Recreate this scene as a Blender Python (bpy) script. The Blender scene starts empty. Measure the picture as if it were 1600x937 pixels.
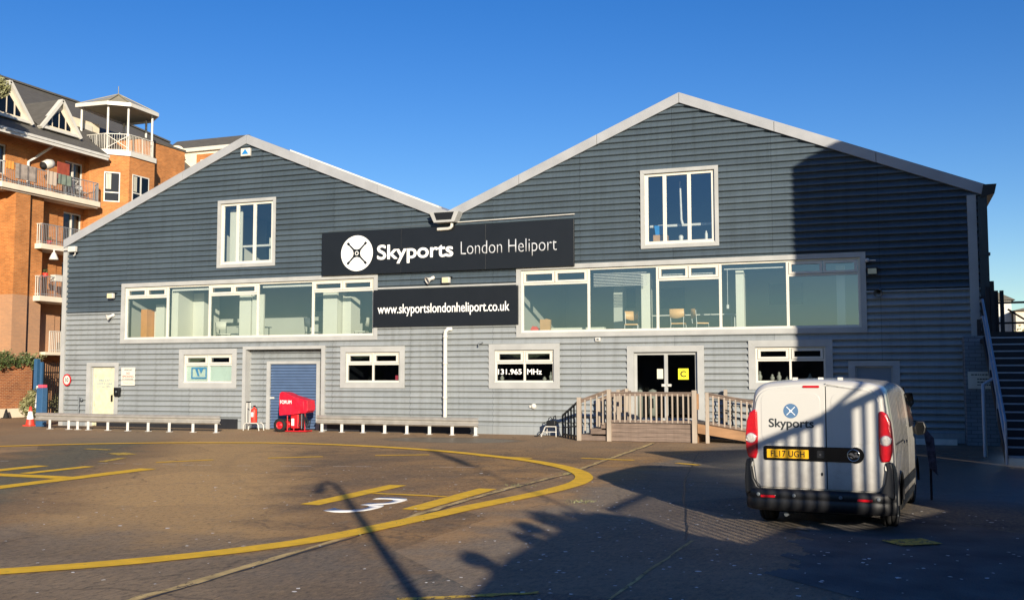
import bpy, bmesh, math, random
from mathutils import Vector, Matrix, noise
random.seed(7)
R = math.radians
scene = bpy.context.scene
col = scene.collection

# ------------------------------------------------------------ camera
SUN_AZ, SUN_EL = R(34.3), R(15.0)        # azimuth measured from the outward facade normal (-Y) towards +X
YAW, PITCH, ROLL = R(-20.487), R(4.230), R(0.07)
cam_data = bpy.data.cameras.new("camera")
cam = bpy.data.objects.new("camera", cam_data); col.objects.link(cam)
cam.location = (30.859, -31.799, 1.92)
cam.rotation_mode = 'XYZ'
cam.rotation_euler = (R(90) + PITCH, ROLL, -YAW)
cam_data.sensor_width = 36.0
cam_data.lens = 1600.0 / 1600.0 * 36.0
cam_data.clip_start = 0.05; cam_data.clip_end = 3000
scene.camera = cam

# ------------------------------------------------------------ sky, sun, exposure
world = bpy.data.worlds.new("World"); scene.world = world; world.use_nodes = True
wn = world.node_tree; wn.nodes.clear()
wo = wn.nodes.new('ShaderNodeOutputWorld'); wb = wn.nodes.new('ShaderNodeBackground')
sky = wn.nodes.new('ShaderNodeTexSky'); sky.sky_type = 'NISHITA'; sky.sun_disc = False
sky.sun_elevation = SUN_EL
sky.sun_rotation = math.pi - SUN_AZ      # sun stands towards (+sin az, -cos az)
sky.altitude = 0; sky.air_density = 1.0; sky.dust_density = 0.2; sky.ozone_density = 3.0
hs = wn.nodes.new('ShaderNodeHueSaturation'); hs.inputs['Saturation'].default_value = 1.34; hs.inputs['Hue'].default_value = .518
wn.links.new(sky.outputs[0], hs.inputs['Color'])
wn.links.new(hs.outputs[0], wb.inputs[0]); wb.inputs[1].default_value = 0.085
wn.links.new(wb.outputs[0], wo.inputs[0])
sun_d = bpy.data.lights.new("sun", 'SUN'); sun_d.energy = 5.0; sun_d.angle = R(0.53)
sun_d.color = (1.0, 0.885, 0.71)
sun = bpy.data.objects.new("sun", sun_d); col.objects.link(sun)
TOSUN = Vector((math.sin(SUN_AZ) * math.cos(SUN_EL), -math.cos(SUN_AZ) * math.cos(SUN_EL), math.sin(SUN_EL)))
sun.rotation_euler = TOSUN.to_track_quat('Z', 'Y').to_euler()
sun.location = (60, -60, 30)
scene.view_settings.view_transform = 'Standard'; scene.view_settings.look = 'None'
scene.view_settings.exposure = 0.71; scene.view_settings.gamma = 1.0
scene.render.engine = 'CYCLES'

# ------------------------------------------------------------ helpers
def lin(h):
    h = h.lstrip('#'); v = [int(h[i:i+2], 16) / 255 for i in (0, 2, 4)]
    return tuple((c / 12.92 if c <= .04045 else ((c + .055) / 1.055) ** 2.4) for c in v) + (1,)

def mat(name, color, rough=.6, metal=0., var=.15, vscale=3., bump=0., bscale=60., stretch=(1, 1, 1), spec=.5, coat=0.):
    m = bpy.data.materials.new(name); m.use_nodes = True
    nt = m.node_tree; n = nt.nodes; b = n['Principled BSDF']
    c = lin(color) if isinstance(color, str) else tuple(color) + (1,)
    b.inputs['Roughness'].default_value = rough; b.inputs['Metallic'].default_value = metal
    b.inputs['Specular IOR Level'].default_value = spec
    b.inputs['Coat Weight'].default_value = coat; b.inputs['Coat Roughness'].default_value = .06
    tc = n.new('ShaderNodeTexCoord'); mp = n.new('ShaderNodeMapping'); mp.inputs['Scale'].default_value = stretch
    nt.links.new(tc.outputs['Object'], mp.inputs[0])
    nz = n.new('ShaderNodeTexNoise'); nz.inputs['Scale'].default_value = vscale; nz.inputs['Detail'].default_value = 6
    nt.links.new(mp.outputs[0], nz.inputs['Vector'])
    mx = n.new('ShaderNodeMix'); mx.data_type = 'RGBA'
    mr = n.new('ShaderNodeMapRange'); mr.inputs[1].default_value = .3; mr.inputs[2].default_value = .7
    nt.links.new(nz.outputs[0], mr.inputs[0]); nt.links.new(mr.outputs[0], mx.inputs[0])
    mx.inputs[6].default_value = tuple(x * (1 - var) for x in c[:3]) + (1,)
    mx.inputs[7].default_value = tuple(min(1, x * (1 + var)) for x in c[:3]) + (1,)
    nt.links.new(mx.outputs[2], b.inputs['Base Color'])
    if bump:
        n2 = n.new('ShaderNodeTexNoise'); n2.inputs['Scale'].default_value = bscale; n2.inputs['Detail'].default_value = 4
        nt.links.new(tc.outputs['Object'], n2.inputs['Vector'])
        bp = n.new('ShaderNodeBump'); bp.inputs['Strength'].default_value = bump; bp.inputs['Distance'].default_value = .02
        nt.links.new(n2.outputs[0], bp.inputs['Height']); nt.links.new(bp.outputs[0], b.inputs['Normal'])
    return m

def glass_mat(name, tint=(.85, .93, .93), base=.06, gain=1.0):
    m = bpy.data.materials.new(name); m.use_nodes = True
    nt = m.node_tree; n = nt.nodes; n.clear()
    o = n.new('ShaderNodeOutputMaterial'); t = n.new('ShaderNodeBsdfTransparent'); g = n.new('ShaderNodeBsdfGlossy')
    t.inputs[0].default_value = tint + (1,); g.inputs['Roughness'].default_value = .02; g.inputs['Color'].default_value = (.80, .93, 1.0, 1)
    f = n.new('ShaderNodeFresnel'); f.inputs[0].default_value = 1.5
    a = n.new('ShaderNodeMath'); a.operation = 'MULTIPLY_ADD'; a.inputs[1].default_value = gain; a.inputs[2].default_value = base
    mx = n.new('ShaderNodeMixShader')
    nz = n.new('ShaderNodeTexNoise'); nz.inputs['Scale'].default_value = 1.4
    bp = n.new('ShaderNodeBump'); bp.inputs['Strength'].default_value = .02; bp.inputs['Distance'].default_value = .05
    tc = n.new('ShaderNodeTexCoord')
    nt.links.new(tc.outputs['Object'], nz.inputs['Vector']); nt.links.new(nz.outputs[0], bp.inputs['Height'])
    nt.links.new(bp.outputs[0], g.inputs['Normal'])
    nt.links.new(f.outputs[0], a.inputs[0]); nt.links.new(a.outputs[0], mx.inputs[0])
    nt.links.new(t.outputs[0], mx.inputs[1]); nt.links.new(g.outputs[0], mx.inputs[2]); nt.links.new(mx.outputs[0], o.inputs[0])
    return m

def brick_mat(name, c1, c2, mortar, scale=1.0, axis='XZ', lower=None, lowz=0.):
    m = bpy.data.materials.new(name); m.use_nodes = True
    nt = m.node_tree; n = nt.nodes; b = n['Principled BSDF']; b.inputs['Roughness'].default_value = .85
    tc = n.new('ShaderNodeTexCoord'); sp = n.new('ShaderNodeSeparateXYZ'); cb = n.new('ShaderNodeCombineXYZ')
    ad = n.new('ShaderNodeMath'); ad.operation = 'ADD'
    nt.links.new(tc.outputs['Object'], sp.inputs[0])
    nt.links.new(sp.outputs[0], ad.inputs[0]); nt.links.new(sp.outputs[1], ad.inputs[1])
    nt.links.new(ad.outputs[0], cb.inputs[0]); nt.links.new(sp.outputs[2], cb.inputs[1])
    br = n.new('ShaderNodeTexBrick'); br.inputs['Scale'].default_value = 1 / scale
    br.inputs['Brick Width'].default_value = .225; br.inputs['Row Height'].default_value = .075
    br.inputs['Mortar Size'].default_value = .006; br.inputs['Mortar Smooth'].default_value = .3
    br.inputs['Color1'].default_value = lin(c1); br.inputs['Color2'].default_value = lin(c2); br.inputs['Mortar'].default_value = lin(mortar)
    nt.links.new(cb.outputs[0], br.inputs['Vector'])
    nz = n.new('ShaderNodeTexNoise'); nz.inputs['Scale'].default_value = 1.1; nz.inputs['Detail'].default_value = 7
    nt.links.new(tc.outputs['Object'], nz.inputs['Vector'])
    mr = n.new('ShaderNodeMapRange'); mr.inputs[1].default_value = .3; mr.inputs[2].default_value = .7; mr.inputs[3].default_value = .8; mr.inputs[4].default_value = 1.15
    nt.links.new(nz.outputs[0], mr.inputs[0])
    mx = n.new('ShaderNodeMix'); mx.data_type = 'RGBA'; mx.blend_type = 'MULTIPLY'; mx.inputs[0].default_value = 1
    nt.links.new(br.outputs[0], mx.inputs[6]); nt.links.new(mr.outputs[0], mx.inputs[7])
    out = mx.outputs[2]
    if lower:
        lt = n.new('ShaderNodeMath'); lt.operation = 'LESS_THAN'; lt.inputs[1].default_value = lowz
        nt.links.new(sp.outputs[2], lt.inputs[0])
        m2 = n.new('ShaderNodeMix'); m2.data_type = 'RGBA'; m2.inputs[7].default_value = lin(lower)
        k = n.new('ShaderNodeMath'); k.operation = 'MULTIPLY'; k.inputs[1].default_value = .55
        nt.links.new(lt.outputs[0], k.inputs[0]); nt.links.new(k.outputs[0], m2.inputs[0]); nt.links.new(out, m2.inputs[6]); out = m2.outputs[2]
    nt.links.new(out, b.inputs['Base Color'])
    bp = n.new('ShaderNodeBump'); bp.inputs['Strength'].default_value = .4; bp.inputs['Distance'].default_value = .01; bp.invert = True
    nt.links.new(br.outputs['Fac'], bp.inputs['Height']); nt.links.new(bp.outputs[0], b.inputs['Normal'])
    return m

class MB:
    def __init__(s): s.v = []; s.f = []; s.sm = []
    def add(s, vs, fs, smooth=False):
        o = len(s.v); s.v += [tuple(v) for v in vs]
        s.f += [tuple(i + o for i in f) for f in fs]; s.sm += [smooth] * len(fs); return s
    def box(s, x0, x1, y0, y1, z0, z1):
        return s.add([(x0,y0,z0),(x1,y0,z0),(x1,y1,z0),(x0,y1,z0),(x0,y0,z1),(x1,y0,z1),(x1,y1,z1),(x0,y1,z1)],
                     [(0,3,2,1),(4,5,6,7),(0,1,5,4),(1,2,6,5),(2,3,7,6),(3,0,4,7)])
    def bar(s, a, b, w, h, up=(0, 0, 1)):
        a = Vector(a); b = Vector(b); d = (b - a).normalized(); u = Vector(up)
        if abs(d.dot(u)) > .98: u = Vector((0, 1, 0))
        r = d.cross(u).normalized(); u = r.cross(d).normalized()
        r = r * w / 2; u = u * h / 2
        vs = [a - r - u, a + r - u, a + r + u, a - r + u, b - r - u, b + r - u, b + r + u, b - r + u]
        return s.add(vs, [(0,1,2,3),(7,6,5,4),(0,4,5,1),(1,5,6,2),(2,6,7,3),(3,7,4,0)])
    def tube(s, pts, r, n=8, cap=True, r2=None):
        pts = [Vector(p) for p in pts]; rings = []; pr = None
        for i, p in enumerate(pts):
            d = (pts[min(i + 1, len(pts) - 1)] - pts[max(i - 1, 0)]).normalized()
            if pr is None:
                u = Vector((0, 0, 1)) if abs(d.z) < .9 else Vector((1, 0, 0)); pr = d.cross(u).normalized()
            else: pr = (pr - d * pr.dot(d)).normalized()
            q = d.cross(pr); rr = r if r2 is None else r + (r2 - r) * i / (len(pts) - 1)
            if isinstance(rr, (list, tuple)): rr = rr[i]
            rings.append([p + (pr * math.cos(t * 2 * math.pi / n) + q * math.sin(t * 2 * math.pi / n)) * rr for t in range(n)])
        vs = [v for g in rings for v in g]; fs = []
        for i in range(len(pts) - 1):
            for t in range(n): fs.append((i*n+t, i*n+(t+1) % n, (i+1)*n+(t+1) % n, (i+1)*n+t))
        s.add(vs, fs, True)
        if cap: s.add(rings[0], [tuple(range(n))[::-1]]); s.add(rings[-1], [tuple(range(n))])
        return s
    def lathe(s, c, axis, prof, n=24):      # prof: (r, h) along axis
        c = Vector(c); a = Vector(axis).normalized(); u = a.orthogonal().normalized(); w = a.cross(u)
        vs = [c + a * h + (u * math.cos(t * 2 * math.pi / n) + w * math.sin(t * 2 * math.pi / n)) * r for r, h in prof for t in range(n)]
        fs = [(i*n+t, i*n+(t+1) % n, (i+1)*n+(t+1) % n, (i+1)*n+t) for i in range(len(prof) - 1) for t in range(n)]
        return s.add(vs, fs, True)
    def prism(s, poly, y0, y1, plane='XZ'):   # poly CCW seen from -Y
        n = len(poly)
        def P(p, y): return (p[0], y, p[1]) if plane == 'XZ' else ((y, p[0], p[1]) if plane == 'YZ' else (p[0], p[1], y))
        vs = [P(p, y0) for p in poly] + [P(p, y1) for p in poly]
        fs = [tuple(range(n)), tuple(range(n, 2 * n))[::-1]] + [(i, i + n, (i + 1) % n + n, (i + 1) % n) for i in range(n)]
        return s.add(vs, fs)
    def rects(s, holes_outer, holes, y0, y1):
        """plate x0,x1,z0,z1 with rectangular holes"""
        X0, X1, Z0, Z1 = holes_outer
        xs = sorted({X0, X1, *[h[0] for h in holes], *[h[1] for h in holes]}); zs = sorted({Z0, Z1, *[h[2] for h in holes], *[h[3] for h in holes]})
        xs = [x for x in xs if X0 <= x <= X1]; zs = [z for z in zs if Z0 <= z <= Z1]
        for i in range(len(xs) - 1):
            run = None
            for j in range(len(zs) - 1):
                cx = (xs[i] + xs[i+1]) / 2; cz = (zs[j] + zs[j+1]) / 2
                solid = not any(h[0] < cx < h[1] and h[2] < cz < h[3] for h in holes)
                if solid:
                    if run is None: run = zs[j]
                    end = zs[j+1]
                if run is not None and (not solid or j == len(zs) - 2):
                    s.box(xs[i], xs[i+1], y0, y1, run, end); run = None
        return s
    def build(s, name, m, parent=None, bevel=0., loc=None, weld=False):
        me = bpy.data.meshes.new(name); me.from_pydata(s.v, [], s.f); me.update()
        bm = bmesh.new(); bm.from_mesh(me)
        if weld: bmesh.ops.remove_doubles(bm, verts=bm.verts, dist=1e-4)
        bmesh.ops.recalc_face_normals(bm, faces=bm.faces) if not weld == 'keep' else None
        bm.to_mesh(me); bm.free()
        if len(me.polygons) == len(s.sm): me.polygons.foreach_set('use_smooth', s.sm)
        o = bpy.data.objects.new(name, me); col.objects.link(o)
        me.materials.append(m)
        if parent: o.parent = parent
        if loc: o.location = loc
        if bevel:
            b = o.modifiers.new('bevel', 'BEVEL'); b.width = bevel; b.segments = 2; b.limit_method = 'ANGLE'; b.angle_limit = R(40)
        return o

def tag(o, label, cat, group=None):
    o['label'] = label; o['category'] = cat
    if group: o['group'] = group
    return o
def struct(o, label=None):
    o['kind'] = 'structure'
    if label: o['label'] = label
    return o
def empty(name, label, cat, loc=(0, 0, 0), rz=0., group=None):
    o = bpy.data.objects.new(name, None); col.objects.link(o); o.location = loc; o.rotation_euler[2] = rz
    o.empty_display_size = .2
    return tag(o, label, cat, group)
def children(o): return [c for c in bpy.data.objects if c.parent == o]
def copy_tree(o, parent=None, loc=None, label=None, rz=None):
    kids = children(o)
    c = o.copy(); col.objects.link(c)
    if parent: c.parent = parent
    if loc is not None: c.location = loc
    if rz is not None: c.rotation_euler[2] = rz
    if label: c['label'] = label
    for k in kids: copy_tree(k, c)
    return c

def text(name, body, m, parent, box, y, bold=0., depth=.004, frame='XZ', align=True, spacing=1.0, shear=0., mirror=False):
    """lettering as mesh, fitted into box=(x0,x1,z0,z1); faces -Y at depth y, or lies on the ground (frame 'G')"""
    cu = bpy.data.curves.new(name, 'FONT'); cu.body = body; cu.size = 1; cu.extrude = 0; cu.offset = min(bold, 0.0) if abs(bold) > .008 else bold
    cu.space_character = spacing; cu.shear = shear; cu.resolution_u = 6
    ob = bpy.data.objects.new(name, cu); col.objects.link(ob)
    dg = bpy.context.evaluated_depsgraph_get(); me = bpy.data.meshes.new_from_object(ob.evaluated_get(dg))
    col.objects.unlink(ob); bpy.data.objects.remove(ob); bpy.data.curves.remove(cu)
    xs = [v.co.x for v in me.vertices]; ys = [v.co.y for v in me.vertices]
    a0, a1, b0, b1 = min(xs), max(xs), min(ys), max(ys)
    x0, x1, z0, z1 = box
    for v in me.vertices:
        fx = x0 + (v.co.x - a0) / (a1 - a0) * (x1 - x0); fz = z0 + (v.co.y - b0) / (b1 - b0) * (z1 - z0)
        v.co = (fx, y, fz) if frame == 'XZ' else (fx, fz, y)
    bm = bmesh.new(); bm.from_mesh(me)
    if bold > .008:                       # heavier strokes: the same outline repeated a few millimetres round itself
        src = list(bm.faces); hgt = (z1 - z0); rr = hgt * bold
        for kk in range(6):
            a = kk * math.pi / 3; dd = bmesh.ops.duplicate(bm, geom=src); y_ = (kk + 1) * .0004
            v3 = Vector((rr * math.cos(a), y_, rr * math.sin(a))) if frame == 'XZ' else Vector((rr * math.cos(a), rr * math.sin(a), -y_))
            bmesh.ops.translate(bm, vec=v3, verts=[g for g in dd['geom'] if isinstance(g, bmesh.types.BMVert)])
    r = bmesh.ops.extrude_face_region(bm, geom=list(bm.faces))
    d = Vector((0, depth, 0)) if frame == 'XZ' else Vector((0, 0, -depth))
    bmesh.ops.translate(bm, vec=d, verts=[g for g in r['geom'] if isinstance(g, bmesh.types.BMVert)])
    bmesh.ops.recalc_face_normals(bm, faces=bm.faces); bm.to_mesh(me); bm.free()
    me.materials.clear(); me.materials.append(m)
    o = bpy.data.objects.new(name, me); col.objects.link(o)
    if parent: o.parent = parent
    return o

def disc(mb, cx, cz, r, y0, y1, n=48, rx=None):
    rx = rx or r
    return mb.prism([(cx + rx * math.cos(t * 2 * math.pi / n), cz + r * math.sin(t * 2 * math.pi / n)) for t in range(n)], y0, y1)
def rrect(x0, x1, z0, z1, r, n=5, corners=(1, 1, 1, 1)):
    pts = []
    for k, (cx, cz, a) in enumerate([(x1 - r, z0 + r, -90), (x1 - r, z1 - r, 0), (x0 + r, z1 - r, 90), (x0 + r, z0 + r, 180)]):
        if corners[k]:
            for i in range(n + 1): t = R(a + 90 * i / n); pts.append((cx + r * math.cos(t), cz + r * math.sin(t)))
        else: pts.append(((x1, z0), (x1, z1), (x0, z1), (x0, z0))[k])
    return pts

# ------------------------------------------------------------ materials
M = {}
def weather(m, laps=True):
    """vertical rain streaks, sheet end laps and faded blotches on sheet metal"""
    nt = m.node_tree; n = nt.nodes; b = n['Principled BSDF']; src = b.inputs['Base Color'].links[0].from_socket
    tc = n.new('ShaderNodeTexCoord')
    def nz(sc, scale, d=6):
        mp = n.new('ShaderNodeMapping'); mp.inputs['Scale'].default_value = sc; nt.links.new(tc.outputs['Object'], mp.inputs[0])
        t = n.new('ShaderNodeTexNoise'); t.inputs['Scale'].default_value = scale; t.inputs['Detail'].default_value = d; t.inputs['Roughness'].default_value = .65
        nt.links.new(mp.outputs[0], t.inputs['Vector']); return t.outputs[0]
    def mul(a, fac, lo, hi, tint):
        mr = n.new('ShaderNodeMapRange'); mr.inputs[1].default_value = lo; mr.inputs[2].default_value = hi; mr.inputs[4].default_value = fac; nt.links.new(a, mr.inputs[0])
        nonlocal src
        mx = n.new('ShaderNodeMix'); mx.data_type = 'RGBA'; mx.blend_type = 'MULTIPLY'; mx.inputs[7].default_value = tint + (1,)
        nt.links.new(mr.outputs[0], mx.inputs[0]); nt.links.new(src, mx.inputs[6]); src = mx.outputs[2]
    mul(nz((5, 1, .22), 1.0), .55, .48, .74, (.62, .60, .56)); mul(nz((.25, 1, .9), 1.0), .5, .45, .75, (.78, .80, .82)); mul(nz((9, 1, .5), 1.0, 4), .3, .5, .75, (.72, .70, .66))
    if laps:
        sp = n.new('ShaderNodeSeparateXYZ'); nt.links.new(tc.outputs['Object'], sp.inputs[0])
        def mt(op, a, v=None):
            t = n.new('ShaderNodeMath'); t.operation = op; nt.links.new(a, t.inputs[0])
            if v is not None: t.inputs[1].default_value = v
            return t.outputs[0]
        fl_ = mt('FLOOR', mt('DIVIDE', sp.outputs[0], 3.05)); zf = mt('FLOOR', mt('DIVIDE', sp.outputs[2], 1.2))
        cb = n.new('ShaderNodeCombineXYZ'); nt.links.new(fl_, cb.inputs[0]); nt.links.new(zf, cb.inputs[1])
        wn_ = n.new('ShaderNodeTexWhiteNoise'); wn_.noise_dimensions = '2D'; nt.links.new(cb.outputs[0], wn_.inputs['Vector']); mul(wn_.outputs['Value'], .6, 0, 1, (.80, .82, .84))
        k = mt('LESS_THAN', mt('FRACT', mt('DIVIDE', sp.outputs[0], 3.05)), .006); mul(k, .55, 0, 1, (.3, .3, .3))
    nt.links.new(src, b.inputs['Base Color'])
def worn(m, under, amount=.5, scale=7):
    nt = m.node_tree; n = nt.nodes; b = n['Principled BSDF']; src = b.inputs['Base Color'].links[0].from_socket
    tc = n.new('ShaderNodeTexCoord'); mp = n.new('ShaderNodeMapping'); mp.inputs['Scale'].default_value = (2.4, 1, 1)
    t = n.new('ShaderNodeTexNoise'); t.inputs['Scale'].default_value = scale; t.inputs['Detail'].default_value = 9; t.inputs['Roughness'].default_value = .8
    nt.links.new(tc.outputs['Object'], mp.inputs[0]); nt.links.new(mp.outputs[0], t.inputs['Vector'])
    mr = n.new('ShaderNodeMapRange'); mr.inputs[1].default_value = amount; mr.inputs[2].default_value = amount + .06; nt.links.new(t.outputs[0], mr.inputs[0])
    mx = n.new('ShaderNodeMix'); mx.data_type = 'RGBA'; mx.inputs[7].default_value = lin(under)
    nt.links.new(mr.outputs[0], mx.inputs[0]); nt.links.new(src, mx.inputs[6]); nt.links.new(mx.outputs[2], b.inputs['Base Color'])
M['clad_up'] = mat('slate_blue_cladding', '#48545d', .45, 0, .12, 1.2, .05, 30, (.35, 1, 2.5), spec=.5)
M['clad_lo'] = mat('pale_grey_cladding', '#8d9294', .45, 0, .08, 1.2, .05, 30, (.35, 1, 2.5), spec=.5)
weather(M['clad_up']); weather(M['clad_lo'])
M['trim'] = mat('grey_flashing', '#9fa09e', .5, 0, .10, 2, .05, 40, spec=.4)
M['fascia'] = mat('fascia_metal', '#95979a', .5, 0, .10, 1.5, .04, 30)
M['white'] = mat('white_upvc', '#c9c5ba', .4, 0, .05, 3)
M['white2'] = mat('white_paint', '#c6c3bb', .5, 0, .10, 5, .05)
M['glass'] = glass_mat('window_glass', (.92, .98, 1.0), .15, 1.1)
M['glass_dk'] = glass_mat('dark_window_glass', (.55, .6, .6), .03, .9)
M['black'] = mat('black_sign_face', '#15171b', .35, 0, .1, 2)
M['letter'] = mat('white_lettering', '#e9e9e6', .5, 0, .02)
M['letter_thin'] = mat('grey_lettering', '#b9bcc0', .5, 0, .02)
M['cream'] = mat('cream_inner_wall', '#cbc8b6', .8, 0, .03, 1)
M['teal'] = mat('grey_inner_wall', '#a8a89b', .8, 0, .04, 1)
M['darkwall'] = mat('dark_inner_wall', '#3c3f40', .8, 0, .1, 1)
M['innerfloor'] = mat('office_carpet', '#4d4f50', .9, 0, .1, 8)
M['ceil'] = mat('office_ceiling', '#8f9491', .9, 0, .03, 2)
M['orange'] = mat('orange_door', '#c9863a', .6, 0, .08, 4)
M['shutter'] = mat('blue_shutter', '#4d617f', .45, 0, .08, 3, .03)
M['yellowdoor'] = mat('yellowed_glass_film', '#cdc8a6', .45, 0, .12, 6)
M['galv'] = mat('galvanised_steel', '#a7a39b', .45, .35, .15, 4, .08, 50)
M['railgrey'] = mat('balcony_rail_grey', '#8f9193', .5, .2, .1, 6)
M['stairsteel'] = mat('stair_steel', '#9fa8b0', .5, .2, .12, 4)
M['galvw'] = mat('pale_steel_leg', '#c9c8c4', .5, .1, .1, 6)
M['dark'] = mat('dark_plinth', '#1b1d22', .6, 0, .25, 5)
M['blackmetal'] = mat('black_metal', '#121316', .5, .2, .2, 5)
M['darkbrown'] = mat('dark_timber', '#2c2a2a', .8, 0, .2, 5)
M['greymetal'] = mat('dull_grey_steel', '#6c7276', .5, .4, .15, 4)
M['rubber'] = mat('rubber', '#111112', .8, 0, .2, 8)
M['red'] = mat('red_cover', '#c4122c', .42, 0, .08, 5, .15, 12)
M['redpaint'] = mat('red_paint', '#b5151f', .4, 0, .08, 5)
M['redcone'] = mat('red_plastic', '#d03a2c', .5, 0, .05, 5)
M['blue'] = mat('blue_painted_steel', '#2d5479', .5, 0, .1, 3, .05)
M['wood'] = mat('weathered_deck_timber', '#75655a', .8, 0, .3, 3, .2, 30, (.6, 4, 7))
weather(M['wood'], False)
M['woodv'] = mat('weathered_post_timber', '#9d9183', .8, 0, .22, 4, .2, 30, (1, 1, .25))
M['wood_or'] = mat('fresh_ramp_timber', '#8f6c4c', .75, 0, .25, 3, .2, 30, (.5, 1, 2))
M['yellow'] = mat('yellow_line_paint', '#f0bd1a', .7, 0, .14, 5, .3, 120)
M['whiteline'] = mat('white_line_paint', '#e2e0da', .7, 0, .1, 5, .2, 120)
worn(M['yellow'], '#7d6342', .60); worn(M['whiteline'], '#7d6a55', .62)
M['yellow_old'] = mat('worn_yellow_paint', '#d0ab3a', .75, 0, .35, 9, .3, 120)
worn(M['yellow_old'], '#4e463c', .52)
worn(M['yellowdoor'], '#9b9c88', .55, 2.2)
M['seam'] = mat('concrete_joint', '#c0a56c', .9, 0, .4, 3, .4, 60)
worn(M['seam'], '#5b4c3a', .52, 3)
M['vanwhite'] = mat('van_white_paint', '#bdbbb5', .25, 0, .02, 2, coat=.5)
def road_dirt(m):
    nt = m.node_tree; n = nt.nodes; b = n['Principled BSDF']; src = b.inputs['Base Color'].links[0].from_socket
    tc = n.new('ShaderNodeTexCoord'); sp = n.new('ShaderNodeSeparateXYZ'); nt.links.new(tc.outputs['Object'], sp.inputs[0])
    t = n.new('ShaderNodeTexNoise'); t.inputs['Scale'].default_value = 5; t.inputs['Detail'].default_value = 8; t.inputs['Roughness'].default_value = .7; nt.links.new(tc.outputs['Object'], t.inputs['Vector'])
    a = n.new('ShaderNodeMath'); a.operation = 'MULTIPLY_ADD'; a.inputs[1].default_value = -1.1; nt.links.new(t.outputs[0], a.inputs[0]); nt.links.new(sp.outputs[2], a.inputs[2])
    mr = n.new('ShaderNodeMapRange'); mr.inputs[1].default_value = .45; mr.inputs[2].default_value = -.15; mr.inputs[4].default_value = .5; nt.links.new(a.outputs[0], mr.inputs[0])
    mx = n.new('ShaderNodeMix'); mx.data_type = 'RGBA'; mx.inputs[7].default_value = lin('#6d6458')
    nt.links.new(mr.outputs[0], mx.inputs[0]); nt.links.new(src, mx.inputs[6]); nt.links.new(mx.outputs[2], b.inputs['Base Color'])
road_dirt(M['vanwhite'])
M['vanblack'] = mat('van_black_plastic', '#16171a', .5, 0, .15, 5, .05, 90)
M['gloss_black'] = mat('gloss_black', '#08090b', .15, 0, .05, 4)
M['lamp_red'] = mat('tail_lamp_red', '#b3101c', .12, 0, .12, 30, .15, 120, coat=.6)
M['lamp_clear'] = mat('tail_lamp_clear', '#c9c4bd', .1, .3, .25, 40, coat=.6)
M['chrome'] = mat('chrome', '#c4c6c8', .15, 1, .05, 4)
M['plate'] = mat('yellow_number_plate', '#e3ab17', .4, 0, .04, 5)
M['platetext'] = mat('black_plate_letters', '#111111', .5, 0, .02)
M['logoblue'] = mat('slate_blue_logo', '#4d6d8f', .5, 0, .03)
M['brick_or'] = brick_mat('orange_brick', '#bd763c', '#a5642f', '#a88a60', 1.0, lower='#a58c76', lowz=5.9)
M['brick_rd'] = brick_mat('red_garden_brick', '#9b5a30', '#7d4426', '#b69a78', 1.0)
M['brick_pier'] = brick_mat('grey_painted_brick', '#77818a', '#6a757e', '#4e565c', 1.4)
M['brick_ware'] = brick_mat('warehouse_brick', '#8a5a45', '#7a4c3a', '#9a9080', 1.0)
M['slate'] = mat('slate_roof', '#54514b', .8, 0, .15, 2, .2, 40, (1, 1, 4))
M['render'] = mat('cream_render', '#d8cbb5', .8, 0, .08, 2)
M['canopy'] = mat('felt_canopy_roof', '#8d8672', .8, 0, .1, 2)
M['soffit'] = mat('soffit_board', '#a89888', .8, 0, .06, 2)
M['leaf'] = mat('shrub_leaf', (.07, .10, .03), .6, 0, .5, 6)
M['leaf2'] = mat('pale_leaf', (.20, .20, .09), .6, 0, .4, 6)
M['bark'] = mat('bark', '#4a3b2c', .9, 0, .3, 6, .4, 30)
M['pink'] = mat('pink_card', '#d94c63', .6)
M['card'] = mat('brown_cardboard', '#b58a55', .8, 0, .08, 6)
M['beech'] = mat('beech_chair', '#d3a468', .5, 0, .06, 5)
M['blueplastic'] = mat('blue_plastic', '#1f79b8', .45)
M['signyellow'] = mat('yellow_sign', '#e5dc2a', .5, 0, .02)
M['fabric'] = mat('laundry', '#8a7f76', .9, 0, .3, 4)
M['fabric2'] = mat('laundry_green', '#6a7468', .9, 0, .2, 4)
M['fabric3'] = mat('laundry_red', '#8f3f2c', .9, 0, .2, 4)
# ------------------------------------------------------------ ground
def sheet(name, poly, z, m, label):
    mb = MB(); mb.add([(x, y, z) for x, y in poly], [tuple(range(len(poly)))])
    o = mb.build(name, m, weld='keep'); return struct(o, label)

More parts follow.
